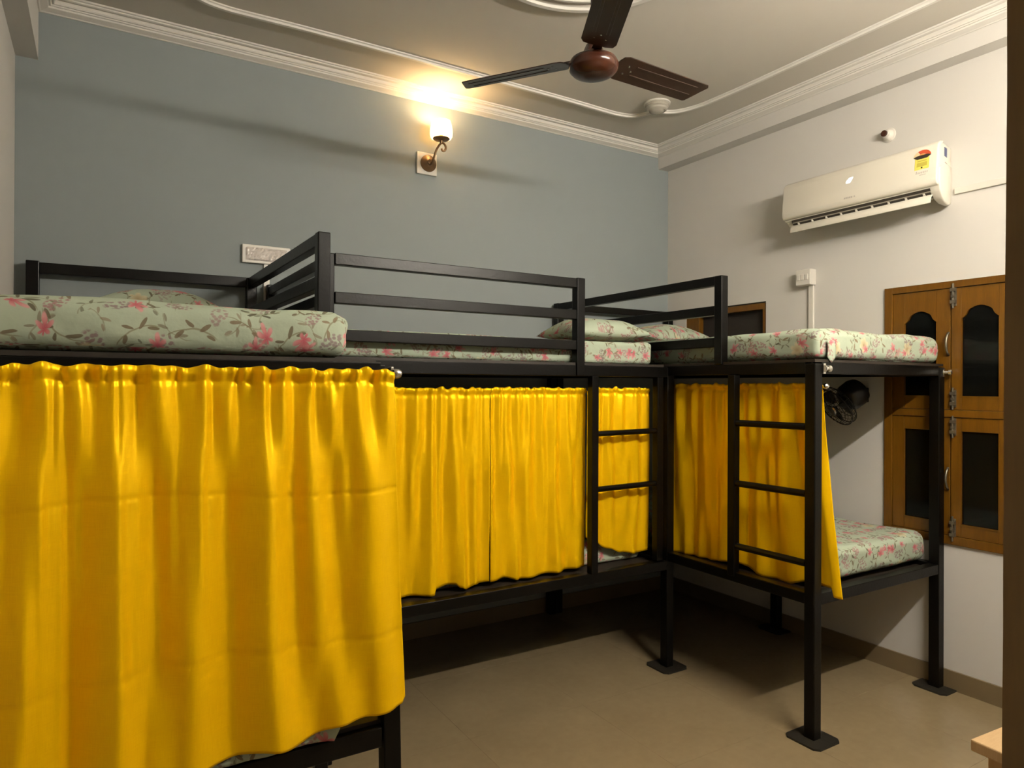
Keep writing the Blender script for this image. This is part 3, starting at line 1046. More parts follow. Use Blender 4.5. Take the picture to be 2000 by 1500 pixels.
# ---------- right bed: along the right wall
bR = thing('bunk_bed', 'black metal bunk bed along the white wall with window', 'bunk bed', (3.10, 2.75, 0), 'black metal bunk beds')
RX0, RX1, RY0, RY1 = 2.610, 3.597, 1.826, 3.715
post(bR, RX0, RY0, 0, 1.600)
post(bR, RX1, RY0, 0, 1.600)
post(bR, RX0, 2.698, 0, 1.600)
post(bR, RX0, RY1, 0, 2.045, plate=False)
post(bR, RX1, RY1, 0, 2.045, plate=False)
post(bR, RX1, 2.77, 0, 0.572, plate=True)
frame_rect(bR, RX0, RX1, RY0, RY1, 1.556, 1.606)
frame_rect(bR, RX0, RX1, RY0, RY1, 0.572, 0.620)
deck(bR, RX0 - 0.02, RX1 + 0.02, RY0 - 0.02, RY1 + 0.01, 1.618)
deck(bR, RX0 + 0.018, RX1, RY0 + 0.018, RY1, 0.598)
# guard on the room side
GP = 2.325
post(bR, RX0 - 0.010, GP, 1.606, 2.040, 0.047, plate=False)
for z in (2.017, 1.872, 1.716):
    rail(bR, (RX0 - 0.010, GP + 0.0235, z), (RX0 - 0.010, RY1 - 0.025, z), 0.040, 0.046, 'guard_rail')
rail(bR, (RX0 + 0.025, RY1, 2.022), (RX1 - 0.025, RY1, 2.022), 0.04, 0.046, 'head_rail')
# ladder: one stringer, the front post, three rungs
lad = bpy.data.objects.new('ladder', None)
COL.objects.link(lad)
lad.parent = bR
lad.location = Vector((RX0, 2.05, 0.60)) - bR.location
rail(lad, (RX0 - 0.012, 2.243, 0.60), (RX0 - 0.012, 2.243, 1.556), 0.040, None, 'stringer')
for z in (1.327, 1.040, 0.742):
    bm = bmesh.new()
    add_tube(bm, [(RX0 - 0.012, 1.851, z + 0.002), (RX0 - 0.012, 2.223, z)], 0.0155, 10)
    obj('rung', bm, 'black', lad, smooth=True, auto=40)
bracket(bR, 2.640, 1.798, 1.578, 1, -0.15)
bracket(bR, 3.600, 1.796, 1.575, 0.3, -1)
bm = bmesh.new()
add_tube(bm, [(2.694, 1.853, 1.500), (2.694, 2.80, 1.500)], 0.005, 10)
obj('curtain_rod', bm, 'steel', bR, smooth=True, auto=40)
bm = bmesh.new()
add_lathe(bm, [(0.009, 0), (0.012, 0.004), (0.012, 0.018), (0.006, 0.024)], 14, Matrix.Translation((2.672, 1.822, 1.503)) @ Matrix.Rotation(R(90), 4, 'X'))
obj('rod_finial', bm, 'steel', bR, smooth=True, auto=40)

# ---------- middle bed: along the blue wall
bM = thing('bunk_bed', 'black metal bunk bed along the blue wall between two others', 'bunk bed', (1.67, 3.2, 0), 'black metal bunk beds')
MX0, MX1, MY0, MY1 = 0.774, 2.558, 2.694, 3.715
post(bM, MX1, MY1, 0, 1.60, plate=False)
post(bM, MX0, MY1, 0, 2.02, plate=False)
post(bM, MX0, MY0, 0, 2.020, 0.046, plate=False)
zc = 1.574
for nm, a, b in (('side_rail', (MX0 + 0.023, MY0, zc), (2.5845, MY0, zc)), ('side_rail', (MX0 + 0.025, MY1, zc), (MX1 - 0.025, MY1, zc)),
                 ('end_rail', (MX0, MY0 + 0.023, zc), (MX0, MY1 - 0.025, zc)), ('end_rail', (MX1, MY0 + 0.023, zc), (MX1, MY1 - 0.025, zc))):
    rail(bM, a, b, 0.045, 0.054, nm)
zc = 0.550
for nm, a, b in (('side_rail', (MX0 + 0.023, MY0, zc), (2.5845, MY0, zc)), ('side_rail', (MX0 + 0.025, MY1, zc), (MX1 - 0.025, MY1, zc)),
                 ('end_rail', (MX0, MY0 + 0.023, zc), (MX0, MY1 - 0.025, zc)), ('end_rail', (MX1, MY0 + 0.023, zc), (MX1, MY1 - 0.025, zc))):
    rail(bM, a, b, 0.045, 0.05, nm)
deck(bM, MX0 + 0.026, 2.560, MY0 - 0.018, MY1 + 0.01, 1.613)
deck(bM, MX0 + 0.004, MX1 - 0.004, MY0 + 0.018, MY1, 0.570)
MG = 2.005
post(bM, MG, MY0 - 0.008, 1.547, 2.024, 0.047, plate=False)
for z in (1.998, 1.845, 1.697):
    rail(bM, (MX0 + 0.023, MY0 - 0.008, z), (MG - 0.0235, MY0 - 0.008, z), 0.040, 0.046, 'guard_rail')
for z in (1.985, 1.84):
    rail(bM, (MX0, MY0 + 0.023, z), (MX0, MY1 - 0.025, z), 0.038, 0.044, 'head_rail')
lad = bpy.data.objects.new('ladder', None)
COL.objects.link(lad)
lad.parent = bM
lad.location = Vector((2.3, MY0, 0.56)) - bM.location
rail(lad, (2.095, MY0 - 0.012, 0.575), (2.095, MY0 - 0.012, 1.547), 0.040, None, 'stringer')
rail(lad, (2.525, MY0 - 0.012, 0.585), (2.525, MY0 - 0.012, 1.547), 0.040, None, 'stringer')
for z in (1.262, 0.986):
    bm = bmesh.new()
    add_tube(bm, [(2.115, MY0 - 0.012, z), (2.505, MY0 - 0.012, z + 0.004)], 0.0145, 10)
    obj('rung', bm, 'black', lad, smooth=True, auto=40)
bm = bmesh.new()
add_tube(bm, [(0.80, MY0 + 0.086, 1.472), (2.548, MY0 + 0.086, 1.474)], 0.005, 10)
obj('curtain_rod', bm, 'steel', bM, smooth=True, auto=40)

# ---------- left bed: along the left wall, its end towards the viewer
bL = thing('bunk_bed', 'black metal bunk bed nearest the viewer along left wall', 'bunk bed', (0.21, 2.75, 0), 'black metal bunk beds')
LX0, LX1, LY0, LY1 = -0.270, 0.700, 1.812, 3.712
post(bL, 0.714, LY0, 0, 1.540, x_top=0.678)
post(bL, LX0, LY0, 0, 1.540)
post(bL, LX1 - 0.012, 2.455, 0, 2.046, 0.046, plate=False)
post(bL, 0.672, LY1, 0, 2.046, plate=False)
post(bL, -0.252, LY1, 0, 2.046, plate=False)
zc = 1.535
for nm, a, b in (('side_rail', (LX0, LY0 + 0.025, zc), (LX0, LY1 - 0.025, zc)), ('side_rail', (0.672, LY0 + 0.025, zc), (0.672, 2.430, zc)), ('side_rail', (0.672, 2.480, zc), (0.672, LY1 - 0.025, zc)),
                 ('end_rail', (LX0 + 0.025, LY0, 1.537), (0.664, LY0, 1.541)), ('end_rail', (-0.227, LY1, zc), (0.647, LY1, zc))):
    rail(bL, a, b, 0.045, 0.042, nm)
zc = 0.532
for nm, a, b in (('side_rail', (LX0, LY0 + 0.025, zc), (LX0, LY1 - 0.025, zc)), ('side_rail', (0.690, LY0 + 0.025, zc), (0.690, 2.432, zc)), ('side_rail', (0.690, 2.480, zc), (0.690, LY1 - 0.025, zc)),
                 ('end_rail', (LX0 + 0.025, LY0, zc), (0.672, LY0, zc)), ('end_rail', (-0.227, LY1, zc), (0.647, LY1, zc))):
    rail(bL, a, b, 0.045, 0.055, nm)
deck(bL, -0.30, 0.650, LY0 - 0.020, LY1 + 0.01, 1.571)
deck(bL, LX0, 0.690, LY0, LY1, 0.572)
for z in (2.022, 1.868):
    rail(bL, (LX1 - 0.012, 2.479, z), (0.675, LY1 - 0.025, z), 0.040, 0.046, 'guard_rail')
rail(bL, (-0.227, LY1, 2.015), (0.647, LY1, 2.022), 0.04, 0.050, 'head_rail')
bm = bmesh.new()
add_tube(bm, [(-0.30, 1.766, 1.527), (0.694, 1.766, 1.531)], 0.006, 10)
obj('curtain_rod', bm, 'steel', bL, smooth=True, auto=40)
bm = bmesh.new()
add_lathe(bm, [(0.011, 0), (0.013, 0.003), (0.0125, 0.016), (0.010, 0.021), (0.004, 0.023)], 18, Matrix.Translation((0.690, 1.766, 1.531)) @ Matrix.Rotation(R(90), 4, 'Y'))
obj('rod_finial', bm, 'steel', bL, smooth=True, auto=40)
B('rod_clip', (0.682, 1.762, 1.541), (0.690, 1.790, 1.549), 'steel', bL, bevel=0.001)


# ================================================================== MATTRESSES AND PILLOWS
def cushion_mesh(name, lo, hi, r, n, wob, seed, mat, sag=0.0, edge_fold=True, uvoff=(0, 0)):
    """rounded box with soft, slightly lumpy sides; UVs in metres wrapped round the box"""
    lo, hi = Vector(lo), Vector(hi)
    L = hi - lo
    ctr = (lo + hi) / 2
    bm = bmesh.new()
    uvl = bm.loops.layers.uv.new('UVMap')
    pts = {}

    def vert(p):
        k = (round(p.x, 5), round(p.y, 5), round(p.z, 5))
        if k in pts:
            return pts[k]
        q = Vector([min(max(p[i], lo[i] + r), hi[i] - r) for i in range(3)])
        d = p - q
        if d.length > 1e-6:
            # cube-corner to round corner
            m = max(abs(c) for c in d)
            d = d.normalized() * m
        w = q + d
        nn = noise.noise(Vector((w.x * 3.1 + seed, w.y * 3.1, w.z * 6.0)))
        n2 = noise.noise(Vector((w.x * 9.0 + seed, w.y * 9.0, w.z * 11.0 + 5)))
        out = (w - ctr)
        dirv = Vector((out.x / L.x, out.y / L.y, out.z / L.z))
        ax = max(range(3), key=lambda i: abs(dirv[i]))
        nv = Vector((0, 0, 0))
        nv[ax] = 1 if dirv[ax] > 0 else -1
        tt = w.y if ax == 0 else w.x
        wr = noise.noise(Vector((tt * 8.0 + w.z * 16.0 + seed, w.z * 7.0 - tt * 2.0, seed))) if ax != 2 else noise.noise(Vector((w.x * 6 + seed, w.y * 5, 3.0))) * 0.5
        amp = wob * (nn + 0.45 * n2 + 0.9 * wr)
        if ax == 2 and nv.z < 0:
            amp = 0
        w = w + nv * amp
        if ax == 2 and nv.z > 0:
            w.z -= sag * (1 - min(1, (dirv.x * 2) ** 2)) * (1 - min(1, (dirv.y * 2) ** 2))
        pts[k] = bm.verts.new(w)
        return pts[k]

    seg = [max(2, int(round(L[i] / n))) for i in range(3)]

    def coords(i):
        s = seg[i]
        base = [lo[i] + L[i] * k / s for k in range(s + 1)]
        extra = [lo[i] + r * t for t in (0.25, 0.5, 0.75, 1)] + [hi[i] - r * t for t in (0.25, 0.5, 0.75, 1)]
        base = [b for b in base if b <= lo[i] or b >= hi[i] or (b > lo[i] + r * 1.2 and b < hi[i] - r * 1.2)]
        return sorted(set(round(v, 5) for v in base + extra))

    cs = [coords(i) for i in range(3)]
    for ax in range(3):
        u, v = (ax + 1) % 3, (ax + 2) % 3
        for side in (lo[ax], hi[ax]):
            for i in range(len(cs[u]) - 1):
                for j in range(len(cs[v]) - 1):
                    quad = []
                    for a, b in ((i, j), (i + 1, j), (i + 1, j + 1), (i, j + 1)):
                        p = Vector((0, 0, 0))
                        p[ax] = side
                        p[u] = cs[u][a]
                        p[v] = cs[v][b]
                        quad.append(p)
                    vs = [vert(p) for p in quad]
                    if len(set(vs)) < 4:
                        continue
                    try:
                        f = bm.faces.new(vs)
                    except ValueError:
                        continue
                    for lp, p in zip(f.loops, quad):
                        if ax == 2:
                            t = (p.x, p.y)
                        elif ax == 1:
                            t = (p.x, (hi.z - p.z) * -1 + (hi.y if side == hi.y else lo.y) + 0) if side == lo.y else (p.x, hi.y + (hi.z - p.z))
                            if side == lo.y:
                                t = (p.x, lo.y - (hi.z - p.z))
                        else:
                            t = (lo.x - (hi.z - p.z), p.y) if side == lo.x else (hi.x + (hi.z - p.z), p.y)
                        lp[uvl].uv = (t[0] + uvoff[0], t[1] + uvoff[1])
    return bm


def mattress(name, label, lo, hi, seed, wob=0.006, r=0.028, uvoff=(0, 0)):
    bm = cushion_mesh(name, lo, hi, r, 0.030, wob, seed, 'floral', uvoff=uvoff)
    o = obj(name, bm, 'floral', smooth=True)
    return tag(o, label, 'mattress', 'floral mattresses')


mats = []
_m = lambda *a: mats.append(mattress(*a))
_m('mattress', 'floral mattress on the top bunk nearest the viewer, at left', (-0.285, 1.803, 1.573), (0.583, 3.66, 1.694), 1.0, 0.011, 0.042, (0.31, 0.10))
_m('mattress', 'floral mattress on the middle top bunk behind the guard rail', (0.815, 2.722, 1.615), (2.522, 3.68, 1.728), 4.0, 0.005, 0.022, (0.11, 0.37))
_m('mattress', 'floral mattress on the right-hand top bunk beside the window', (2.642, 1.818, 1.6205), (3.607, 3.68, 1.750), 7.0, 0.011, 0.036, (0.55, 0.2))
_m('mattress', 'floral mattress on the right-hand bottom bunk, its end uncovered', (2.718, 1.876, 0.6215), (3.600, 3.66, 0.764), 10.0, 0.008, 0.04, (0.0, 0.42))
_m('mattress', 'floral mattress on the middle bottom bunk, a sliver below the curtain', (0.83, 2.800, 0.571), (2.515, 3.66, 0.715), 13.0, 0.006, 0.03, (0.7, 0.1))
_m('mattress', 'floral mattress on the bottom bunk at left, sliver below the big curtain', (-0.235, 1.845, 0.5735), (0.575, 3.66, 0.690), 16.0, 0.006, 0.03, (0.3, 0.5))


def sheet_flap(name, pts_fn, nu, nv, label, parent):
    bm = bmesh.new()
    uvl = bm.loops.layers.uv.new('UVMap')
    g = [[bm.verts.new(pts_fn(i / nu, j / nv)) for i in range(nu + 1)] for j in range(nv + 1)]
    for j in range(nv):
        for i in range(nu):
            f = bm.faces.new([g[j][i], g[j][i + 1], g[j + 1][i + 1], g[j + 1][i]])
            for lp in f.loops:
                lp[uvl].uv = (lp.vert.co.x + lp.vert.co.y * 0.6, lp.vert.co.z + 3)
    o = obj(name, bm, 'floral', parent, smooth=True)
    o.modifiers.new('thick', 'SOLIDIFY').thickness = 0.002
    return o


fk = [(0.20, 0.572), (0.305, 0.567), (0.415, 0.566), (0.467, 0.572), (0.541, 0.559), (0.552, 0.590)]


def _lk(keys, x):
    for (a, va), (b, vb) in zip(keys, keys[1:]):
        if x <= b:
            return va + (vb - va) * (x - a) / (b - a)
    return keys[-1][1]


sheet_flap('sheet_edge', lambda u, v: (0.20 + 0.352 * u, 1.846 - 0.062 * min(1, v * 2.2) + 0.003 * math.sin(u * 23) * v,
                                       0.640 + (_lk(fk, 0.20 + 0.352 * u) - 0.640) * max(0, (v - 0.25) / 0.75)), 24, 10, '', mats[5])
sheet_flap('sheet_corner', lambda u, v: (2.668 + 0.055 * u, 1.803 - 0.003 * math.sin(v * 3), 1.70 - (0.098 - 0.05 * abs(u - 0.55)) * v), 8, 8, '', mats[2])


def pillow(label, ctr, sx, sy, h, rot, seed, uvoff=(0, 0), tilt=0.0):
    bm = bmesh.new()
    uvl = bm.loops.layers.uv.new('UVMap')
    n = 28
    top, bot = {}, {}
    for i in range(n + 1):
        for j in range(n + 1):
            u, v = i / n * 2 - 1, j / n * 2 - 1
            # pinched outline with pointed corners
            ex = 1 - 0.07 * (1 - v * v) * 0 - 0.06 * (1 - abs(v) ** 3) * 0
            px = u * sx / 2 * (1 - 0.055 * (1 - v * v))
            py = v * sy / 2 * (1 - 0.075 * (1 - u * u))
            f = (max(0, 1 - abs(u) ** 2.6) ** 0.55) * (max(0, 1 - abs(v) ** 2.6) ** 0.55)
            nz = noise.noise(Vector((px * 7 + seed, py * 7, 0))) * 0.012 * f
            zt = h * (0.36 + 0.64 * f) * 1.0 - h * 0.36
            zt = h * 0.30 + h * 0.70 * f + nz
            zb = h * 0.30 * (1 - f)
            edge = i in (0, n) or j in (0, n)
            top[i, j] = bm.verts.new((px, py, zt))
            bot[i, j] = top[i, j] if edge else bm.verts.new((px, py, zb))
    for i in range(n):
        for j in range(n):
            for g, fl_ in ((top, False), (bot, True)):
                vs = [g[i, j], g[i + 1, j], g[i + 1, j + 1], g[i, j + 1]]
                if fl_:
                    vs = vs[::-1]
                try:
                    f = bm.faces.new(vs)
                except ValueError:
                    continue
                for lp in f.loops:
                    lp[uvl].uv = (lp.vert.co.x + uvoff[0] + (0.9 if fl_ else 0), lp.vert.co.y + uvoff[1])
    o = obj('pillow', bm, 'floral', smooth=True)
    o.location = ctr
    o.rotation_euler = (tilt, 0, rot)
    return tag(o, label, 'pillow', 'floral pillows')


pillow('floral pillow at the far end of the left top bunk', (0.215, 3.30, 1.706), 0.60, 0.44, 0.190, R(2), 3.0, (0.3, 0.1))
pillow('floral pillow on the middle top bunk behind the guard post', (2.315, 2.965, 1.736), 0.50, 0.40, 0.132, R(-4), 6.0, (0.9, 0.5))
pillow('floral pillow on the right-hand top bunk by the small dark window', (3.225, 3.40, 1.764), 0.62, 0.42, 0.140, R(3), 9.0, (1.6, 0.2))


# ================================================================== CURTAINS
def lerp_keys(keys, x):
    if x <= keys[0][0]:
        return keys[0][1]
    for (a, va), (b, vb) in zip(keys, keys[1:]):
        if x <= b:
            t = (x - a) / (b - a) if b > a else 0
            t = t * t * (3 - 2 * t)
            return va + (vb - va) * t
    return keys[-1][1]


def profile_from_bands(bands, u0, u1, n, gain, win):
    """folds: list of (centre, half-width, weight) where the cloth turns to the right; integrated into a wavy section"""
    us = [u0 + (u1 - u0) * i / n for i in range(n + 1)]
    b = []
    for u in us:
        s = 0.0
        for c_, hw, wt in bands:
            s = max(s, wt * max(0.0, 1 - (abs(u - c_) / hw) ** 2 * 0.5) if abs(u - c_) < hw * 1.414 else 0)
        b.append(s)
    du = (u1 - u0) / n
    k = max(1, int(win / du / 2))
    pre = [0]
    for v in b:
        pre.append(pre[-1] + v)
    sl = []
    for i in range(n + 1):
        a_, e_ = max(0, i - k), min(n + 1, i + k + 1)
        sl.append(b[i] - (pre[e_] - pre[a_]) / (e_ - a_))
    h, acc = [], 0.0
    for s in sl:
        h.append(acc)
        acc -= s * du * gain
    # remove drift
    pre = [0]
    for v in h:
        pre.append(pre[-1] + v)
    out = []
    for i in range(n + 1):
        a_, e_ = max(0, i - 2 * k), min(n + 1, i + 2 * k + 1)
        out.append(h[i] - (pre[e_] - pre[a_]) / (e_ - a_))
    return out


def curtain(label, place, u0, u1, ztop, zbot, levels, nu, nv, gain=0.9, win=0.26, gather=0.006, gfreq=34.0, seed=0, seams=(), du_fn=None, extra=None, uvs=1.0):
    """place(u, depth, z) -> world point; zbot(u); levels: list of (v, bands)"""
    profs = [(v, profile_from_bands(bd, u0, u1, nu, gain, win)) for v, bd in levels]
    bm = bmesh.new()
    uvl = bm.loops.layers.uv.new('UVMap')
    g = []
    info = {}
    for j in range(nv + 1):
        tv = j / nv
        v = tv ** 1.25
        row = []
        for i in range(nu + 1):
            u = u0 + (u1 - u0) * i / nu
            # interpolate fold profile between levels
            d = profs[0][1][i]
            for (va, pa), (vb, pb) in zip(profs, profs[1:]):
                if v >= va:
                    t = min(1.0, (v - va) / (vb - va))
                    t = t * t * (3 - 2 * t)
                    d = pa[i] * (1 - t) + pb[i] * t
            zt = ztop(u) if callable(ztop) else ztop
            # gathered heading
            gtop = math.exp(-v / 0.055)
            nz = noise.noise(Vector((u * gfreq + seed, v * 5.0, 0.3)))
            nz2 = noise.noise(Vector((u * gfreq * 2.1 + seed + 9, v * 9.0, 1.3)))
            d = d * (1 - 0.5 * gtop) + gather * gtop * (nz + 0.6 * nz2) * 2.0
            zoff = (v * 0.95) / 0.030          # rod pocket, then the stitched line
            if zoff < 1.0:
                d += 0.007 * math.sin(math.pi * min(1.0, zoff + 0.15))
            d -= 0.004 * math.exp(-((zoff - 1.15) / 0.22) ** 2)
            d += 0.0022 * noise.noise(Vector((u * 9 + seed, v * 4, 7.0))) + 0.0016 * noise.noise(Vector((u * 26 + v * 3 + seed, v * 7 + u * 4, 2.0)))
            z = zt + (zbot(u) - zt) * v
            z += 0.012 * gtop * (noise.noise(Vector((u * gfreq * 0.8 + seed + 4, 0, 0))))
            for sv, depth in seams:
                zs = sv(u) if callable(sv) else sv
                q = (z - zs) / 0.004
                d += depth * math.exp(-q * q)
                if z < zs:
                    d += depth * 0.4 * math.exp((z - zs) / 0.05)
            if extra:
                d += extra(u, v)
            uu = u + (du_fn(u, v) if du_fn else 0)
            vt = bm.verts.new(place(uu, d, z))
            info[vt] = (u * uvs + seed, z)
            row.append(vt)
        g.append(row)
    for j in range(nv):
        for i in range(nu):
            f = bm.faces.new([g[j][i], g[j + 1][i], g[j + 1][i + 1], g[j][i + 1]])
            for lp in f.loops:
                lp[uvl].uv = info[lp.vert]
    o = obj('curtain', bm, 'satin', smooth=True)
    md = o.modifiers.new('thick', 'SOLIDIFY')
    md.thickness = 0.0012
    md.offset = 0
    return tag(o, label, 'curtain', 'yellow satin bunk curtains')


# --- big curtain across the end of the left bed (plane y = 1.765, folds towards the viewer)
def lx(px):
    """position along the bed end for a fold measured from the left of the picture"""
    t = (px - 1000.0) / 1334.2
    return 1.765 * (math.sin(_y) + t * math.cos(_y)) / (math.cos(_y) - t * math.sin(_y))


def bands(lst):
    out = []
    for a, b, w in lst:
        A, Bq = lx(a), lx(b)
        out.append(((A + Bq) / 2, max(0.006, (Bq - A) / 2), w))
    return out


lvA = bands([(-120, -80, .9), (-30, 28, .9), (92, 105, 1), (114, 124, .9), (157, 183, .9), (220, 231, 1), (238, 264, .9), (312, 352, .8), (395, 412, 1), (440, 462, .8), (508, 522, .9),
             (545, 568, 1), (595, 612, .8), (640, 662, .8), (690, 722, .8), (745, 768, .6)])
lvB = bands([(-130, -80, .9), (-22, 8, .5), (80, 98, 1), (100, 118, .6), (118, 130, 1), (149, 158, .4), (230, 250, 1), (250, 264, .7), (264, 297, 1), (332, 346, .5), (386, 402, 1), (402, 438, .7), (515, 562, 1), (596, 640, .9),
             (660, 676, .5), (700, 765, .65)])
lvC = bands([(-120, -70, .9), (54, 76, 1), (76, 116, .65), (118, 137, 1), (234, 262, 1), (262, 308, .7), (370, 445, .75), (514, 566, .95), (604, 652, .8), (695, 765, .7)])
lvD = bands([(-110, -60, .9), (40, 66, .9), (66, 116, .6), (116, 136, 1), (235, 285, .9), (300, 345, .5), (365, 445, .7), (528, 600, .8), (640, 690, .6), (712, 770, .8)])
lb_keys = [(-0.30, 0.600), (0.10, 0.592), (0.24, 0.592), (0.34, 0.604), (0.42, 0.594), (0.52, 0.617), (0.58, 0.621), (0.63, 0.624), (0.672, 0.632), (0.690, 0.658), (0.71, 0.668)]
curtain('large yellow satin curtain hanging across the near end of the left bunk',
        lambda u, d, z: (u, 1.744 - d, z), -0.285, 0.683, 1.541, lambda u: lerp_keys(lb_keys, u),
        [(0.0, lvA), (0.10, lvA), (0.33, lvB), (0.66, lvC), (1.0, lvD)], 300, 150, gain=1.85, win=0.24, gather=0.012, gfreq=32, seed=2.0,
        seams=[(lambda u: 1.232 + 0.015 * math.sin(u * 7 + 1) , -0.0024), (lambda u: 0.842 + 0.010 * math.sin(u * 8), -0.0024), (0.700, -0.0010)],
        du_fn=lambda u, v: 0.040 * v * max(0, (u - 0.1) / 0.58))


# --- middle curtains (plane y = 2.715)
def mxp(px):
    t = (px - 1000.0) / 1334.2
    return 2.70 * (math.sin(_y) + t * math.cos(_y)) / (math.cos(_y) - t * math.sin(_y))


def mb(lst):
    out = []
    for a, b, w in lst:
        A, Bq = mxp(a), mxp(b)
        out.append(((A + Bq) / 2, max(0.006, (Bq - A) / 2), w))
    return out


MPL = lambda u, d, z: (u, 2.746 - d, z)
zm1 = [(0.90, 0.60), (1.087, 0.588), (1.262, 0.580), (1.268, 0.607), (1.375, 0.607), (1.392, 0.592), (1.432, 0.580), (1.47, 0.595), (1.56, 0.598)]
m1t = mb([(778, 800, .8), (822, 840, .9), (851, 860, 1), (870, 882, .9), (893, 910, .9), (921, 938, 1), (942, 952, .8), (955, 964, .6)])
m1m = mb([(765, 800, .8), (812, 830, .9), (850, 862, 1), (868, 876, .9), (900, 925, 1), (936, 952, .8)])
m1b = mb([(770, 815, .8), (851, 888, 1), (915, 926, 1), (938, 950, .8)])
curtain('yellow satin curtain on the middle bottom bunk, left panel with uneven hem', MPL, 0.93, mxp(966.3), 1.488, lambda u: lerp_keys(zm1, u),
        [(0.0, m1t), (0.15, m1t), (0.5, m1m), (1.0, m1b)], 150, 90, gain=1.5, win=0.16, gather=0.005, gfreq=40, seed=5.0,
        du_fn=lambda u, v: 0.0)
zm2 = [(1.53, 0.596), (1.62, 0.602), (1.70, 0.585), (1.80, 0.588), (1.95, 0.590), (2.09, 0.596)]
m2t = mb([(966, 974, .8), (983, 990, 1), (996, 1008, .9), (1020, 1032, .9), (1042, 1055, .9), (1068, 1078, .9), (1092, 1104, .9), (1116, 1124, .9), (1134, 1144, .9)])
m2m = mb([(970, 978, 1), (1002, 1016, 1), (1036, 1058, .9), (1072, 1080, .5), (1092, 1104, .9), (1122, 1136, 1), (1146, 1150, .8)])
m2b = mb([(968, 1000, .9), (1018, 1028, .9), (1044, 1078, .8), (1098, 1120, 1), (1136, 1150, .7)])
curtain('yellow satin curtain on the middle bottom bunk, panel left of the ladder', MPL, mxp(966.8), mxp(1153), 1.490, lambda u: lerp_keys(zm2, u),
        [(0.0, m2t), (0.15, m2t), (0.5, m2m), (1.0, m2b)], 150, 90, gain=1.5, win=0.16, gather=0.005, gfreq=40, seed=8.0,
        extra=lambda u, v: 0.004)
zm3 = [(2.10, 0.735), (2.16, 0.705), (2.25, 0.662), (2.35, 0.628), (2.45, 0.612), (2.53, 0.622)]
m3t = mb([(1168, 1174, .9), (1182, 1190, 1), (1200, 1212, .9), (1225, 1234, .7), (1252, 1268, 1)])
m3m = mb([(1170, 1190, .9), (1205, 1216, .7), (1236, 1250, .9), (1258, 1268, .9)])
m3b = mb([(1170, 1195, .7), (1206, 1240, .9), (1250, 1262, .9)])
curtain('yellow satin curtain behind the ladder of the middle bunk, hem lifted', lambda u, d, z: (u, 2.750 - d, z), mxp(1160), 2.525, 1.491, lambda u: lerp_keys(zm3, u),
        [(0.0, m3t), (0.2, m3t), (0.6, m3m), (1.0, m3b)], 110, 90, gain=1.4, win=0.14, gather=0.005, gfreq=40, seed=11.0,
        extra=lambda u, v: -0.012 * v * v + 0.014 * math.exp(-(((u - 2.17 - 0.22 * (1 - v)) / 0.05) ** 2)) * v)


# --- right-hand curtains (plane x = 2.664; u runs towards the viewer, so u = -y)
def ryp(px):
    t = (px - 1000.0) / 1334.2
    return -2.66 * (math.cos(_y) - t * math.sin(_y)) / (math.sin(_y) + t * math.cos(_y))


def rb(lst):
    out = []
    for a, b, w in lst:
        A, Bq = ryp(a), ryp(b)
        out.append(((A + Bq) / 2, max(0.008, (Bq - A) / 2), w))
    return out


RPL = lambda u, d, z: (2.668 - d, -u, z)
zr1 = [(-2.80, 0.605), (-2.60, 0.612), (-2.45, 0.620), (-2.32, 0.632), (-2.27, 0.632)]
r1t = rb([(1308, 1314, .9), (1322, 1334, 1), (1350, 1358, .8), (1374, 1384, .6), (1398, 1408, .6), (1416, 1424, .6)])
r1m = rb([(1306, 1316, .9), (1328, 1350, .9), (1352, 1356, .8), (1380, 1400, .5), (1405, 1424, .4)])
r1b = rb([(1308, 1330, .8), (1338, 1350, 1), (1366, 1376, .7), (1390, 1400, .5), (1408, 1424, .7)])
curtain('yellow satin curtain on the right bunk, between corner post and ladder', RPL, -2.80, -2.285, 1.513, lambda u: lerp_keys(zr1, u),
        [(0.0, r1t), (0.15, r1t), (0.55, r1m), (1.0, r1b)], 110, 90, gain=1.3, win=0.17, gather=0.005, gfreq=36, seed=14.0)
zr2 = [(-2.30, 0.650), (-2.22, 0.634), (-2.12, 0.612), (-2.02, 0.618), (-1.95, 0.642), (-1.86, 0.642), (-1.85, 0.606), (-1.82, 0.604)]
r2t = rb([(1438, 1450, 1), (1462, 1474, .9), (1486, 1500, 1), (1526, 1546, 1), (1562, 1570, .5), (1590, 1604, .6)])
r2m = rb([(1440, 1456, .8), (1476, 1490, .5), (1500, 1510, .7), (1520, 1550, 1), (1590, 1612, .8)])
r2b = rb([(1440, 1456, .6), (1480, 1500, .8), (1530, 1556, .7), (1600, 1640, .8)])
curtain('yellow satin curtain behind the right ladder, loose edge past the front post', lambda u, d, z: (2.668 - d, -u, z), -2.285, -1.822, 1.516, lambda u: lerp_keys(zr2, u),
        [(0.0, r2t), (0.15, r2t), (0.5, r2m), (1.0, r2b)], 120, 90, gain=1.3, win=0.17, gather=0.006, gfreq=36, seed=17.0,
        du_fn=lambda u, v: 0.085 * v ** 1.3 * max(0, (u + 2.2) / 0.378), extra=lambda u, v: -0.02 * v * max(0, (u + 1.95) / 0.13))

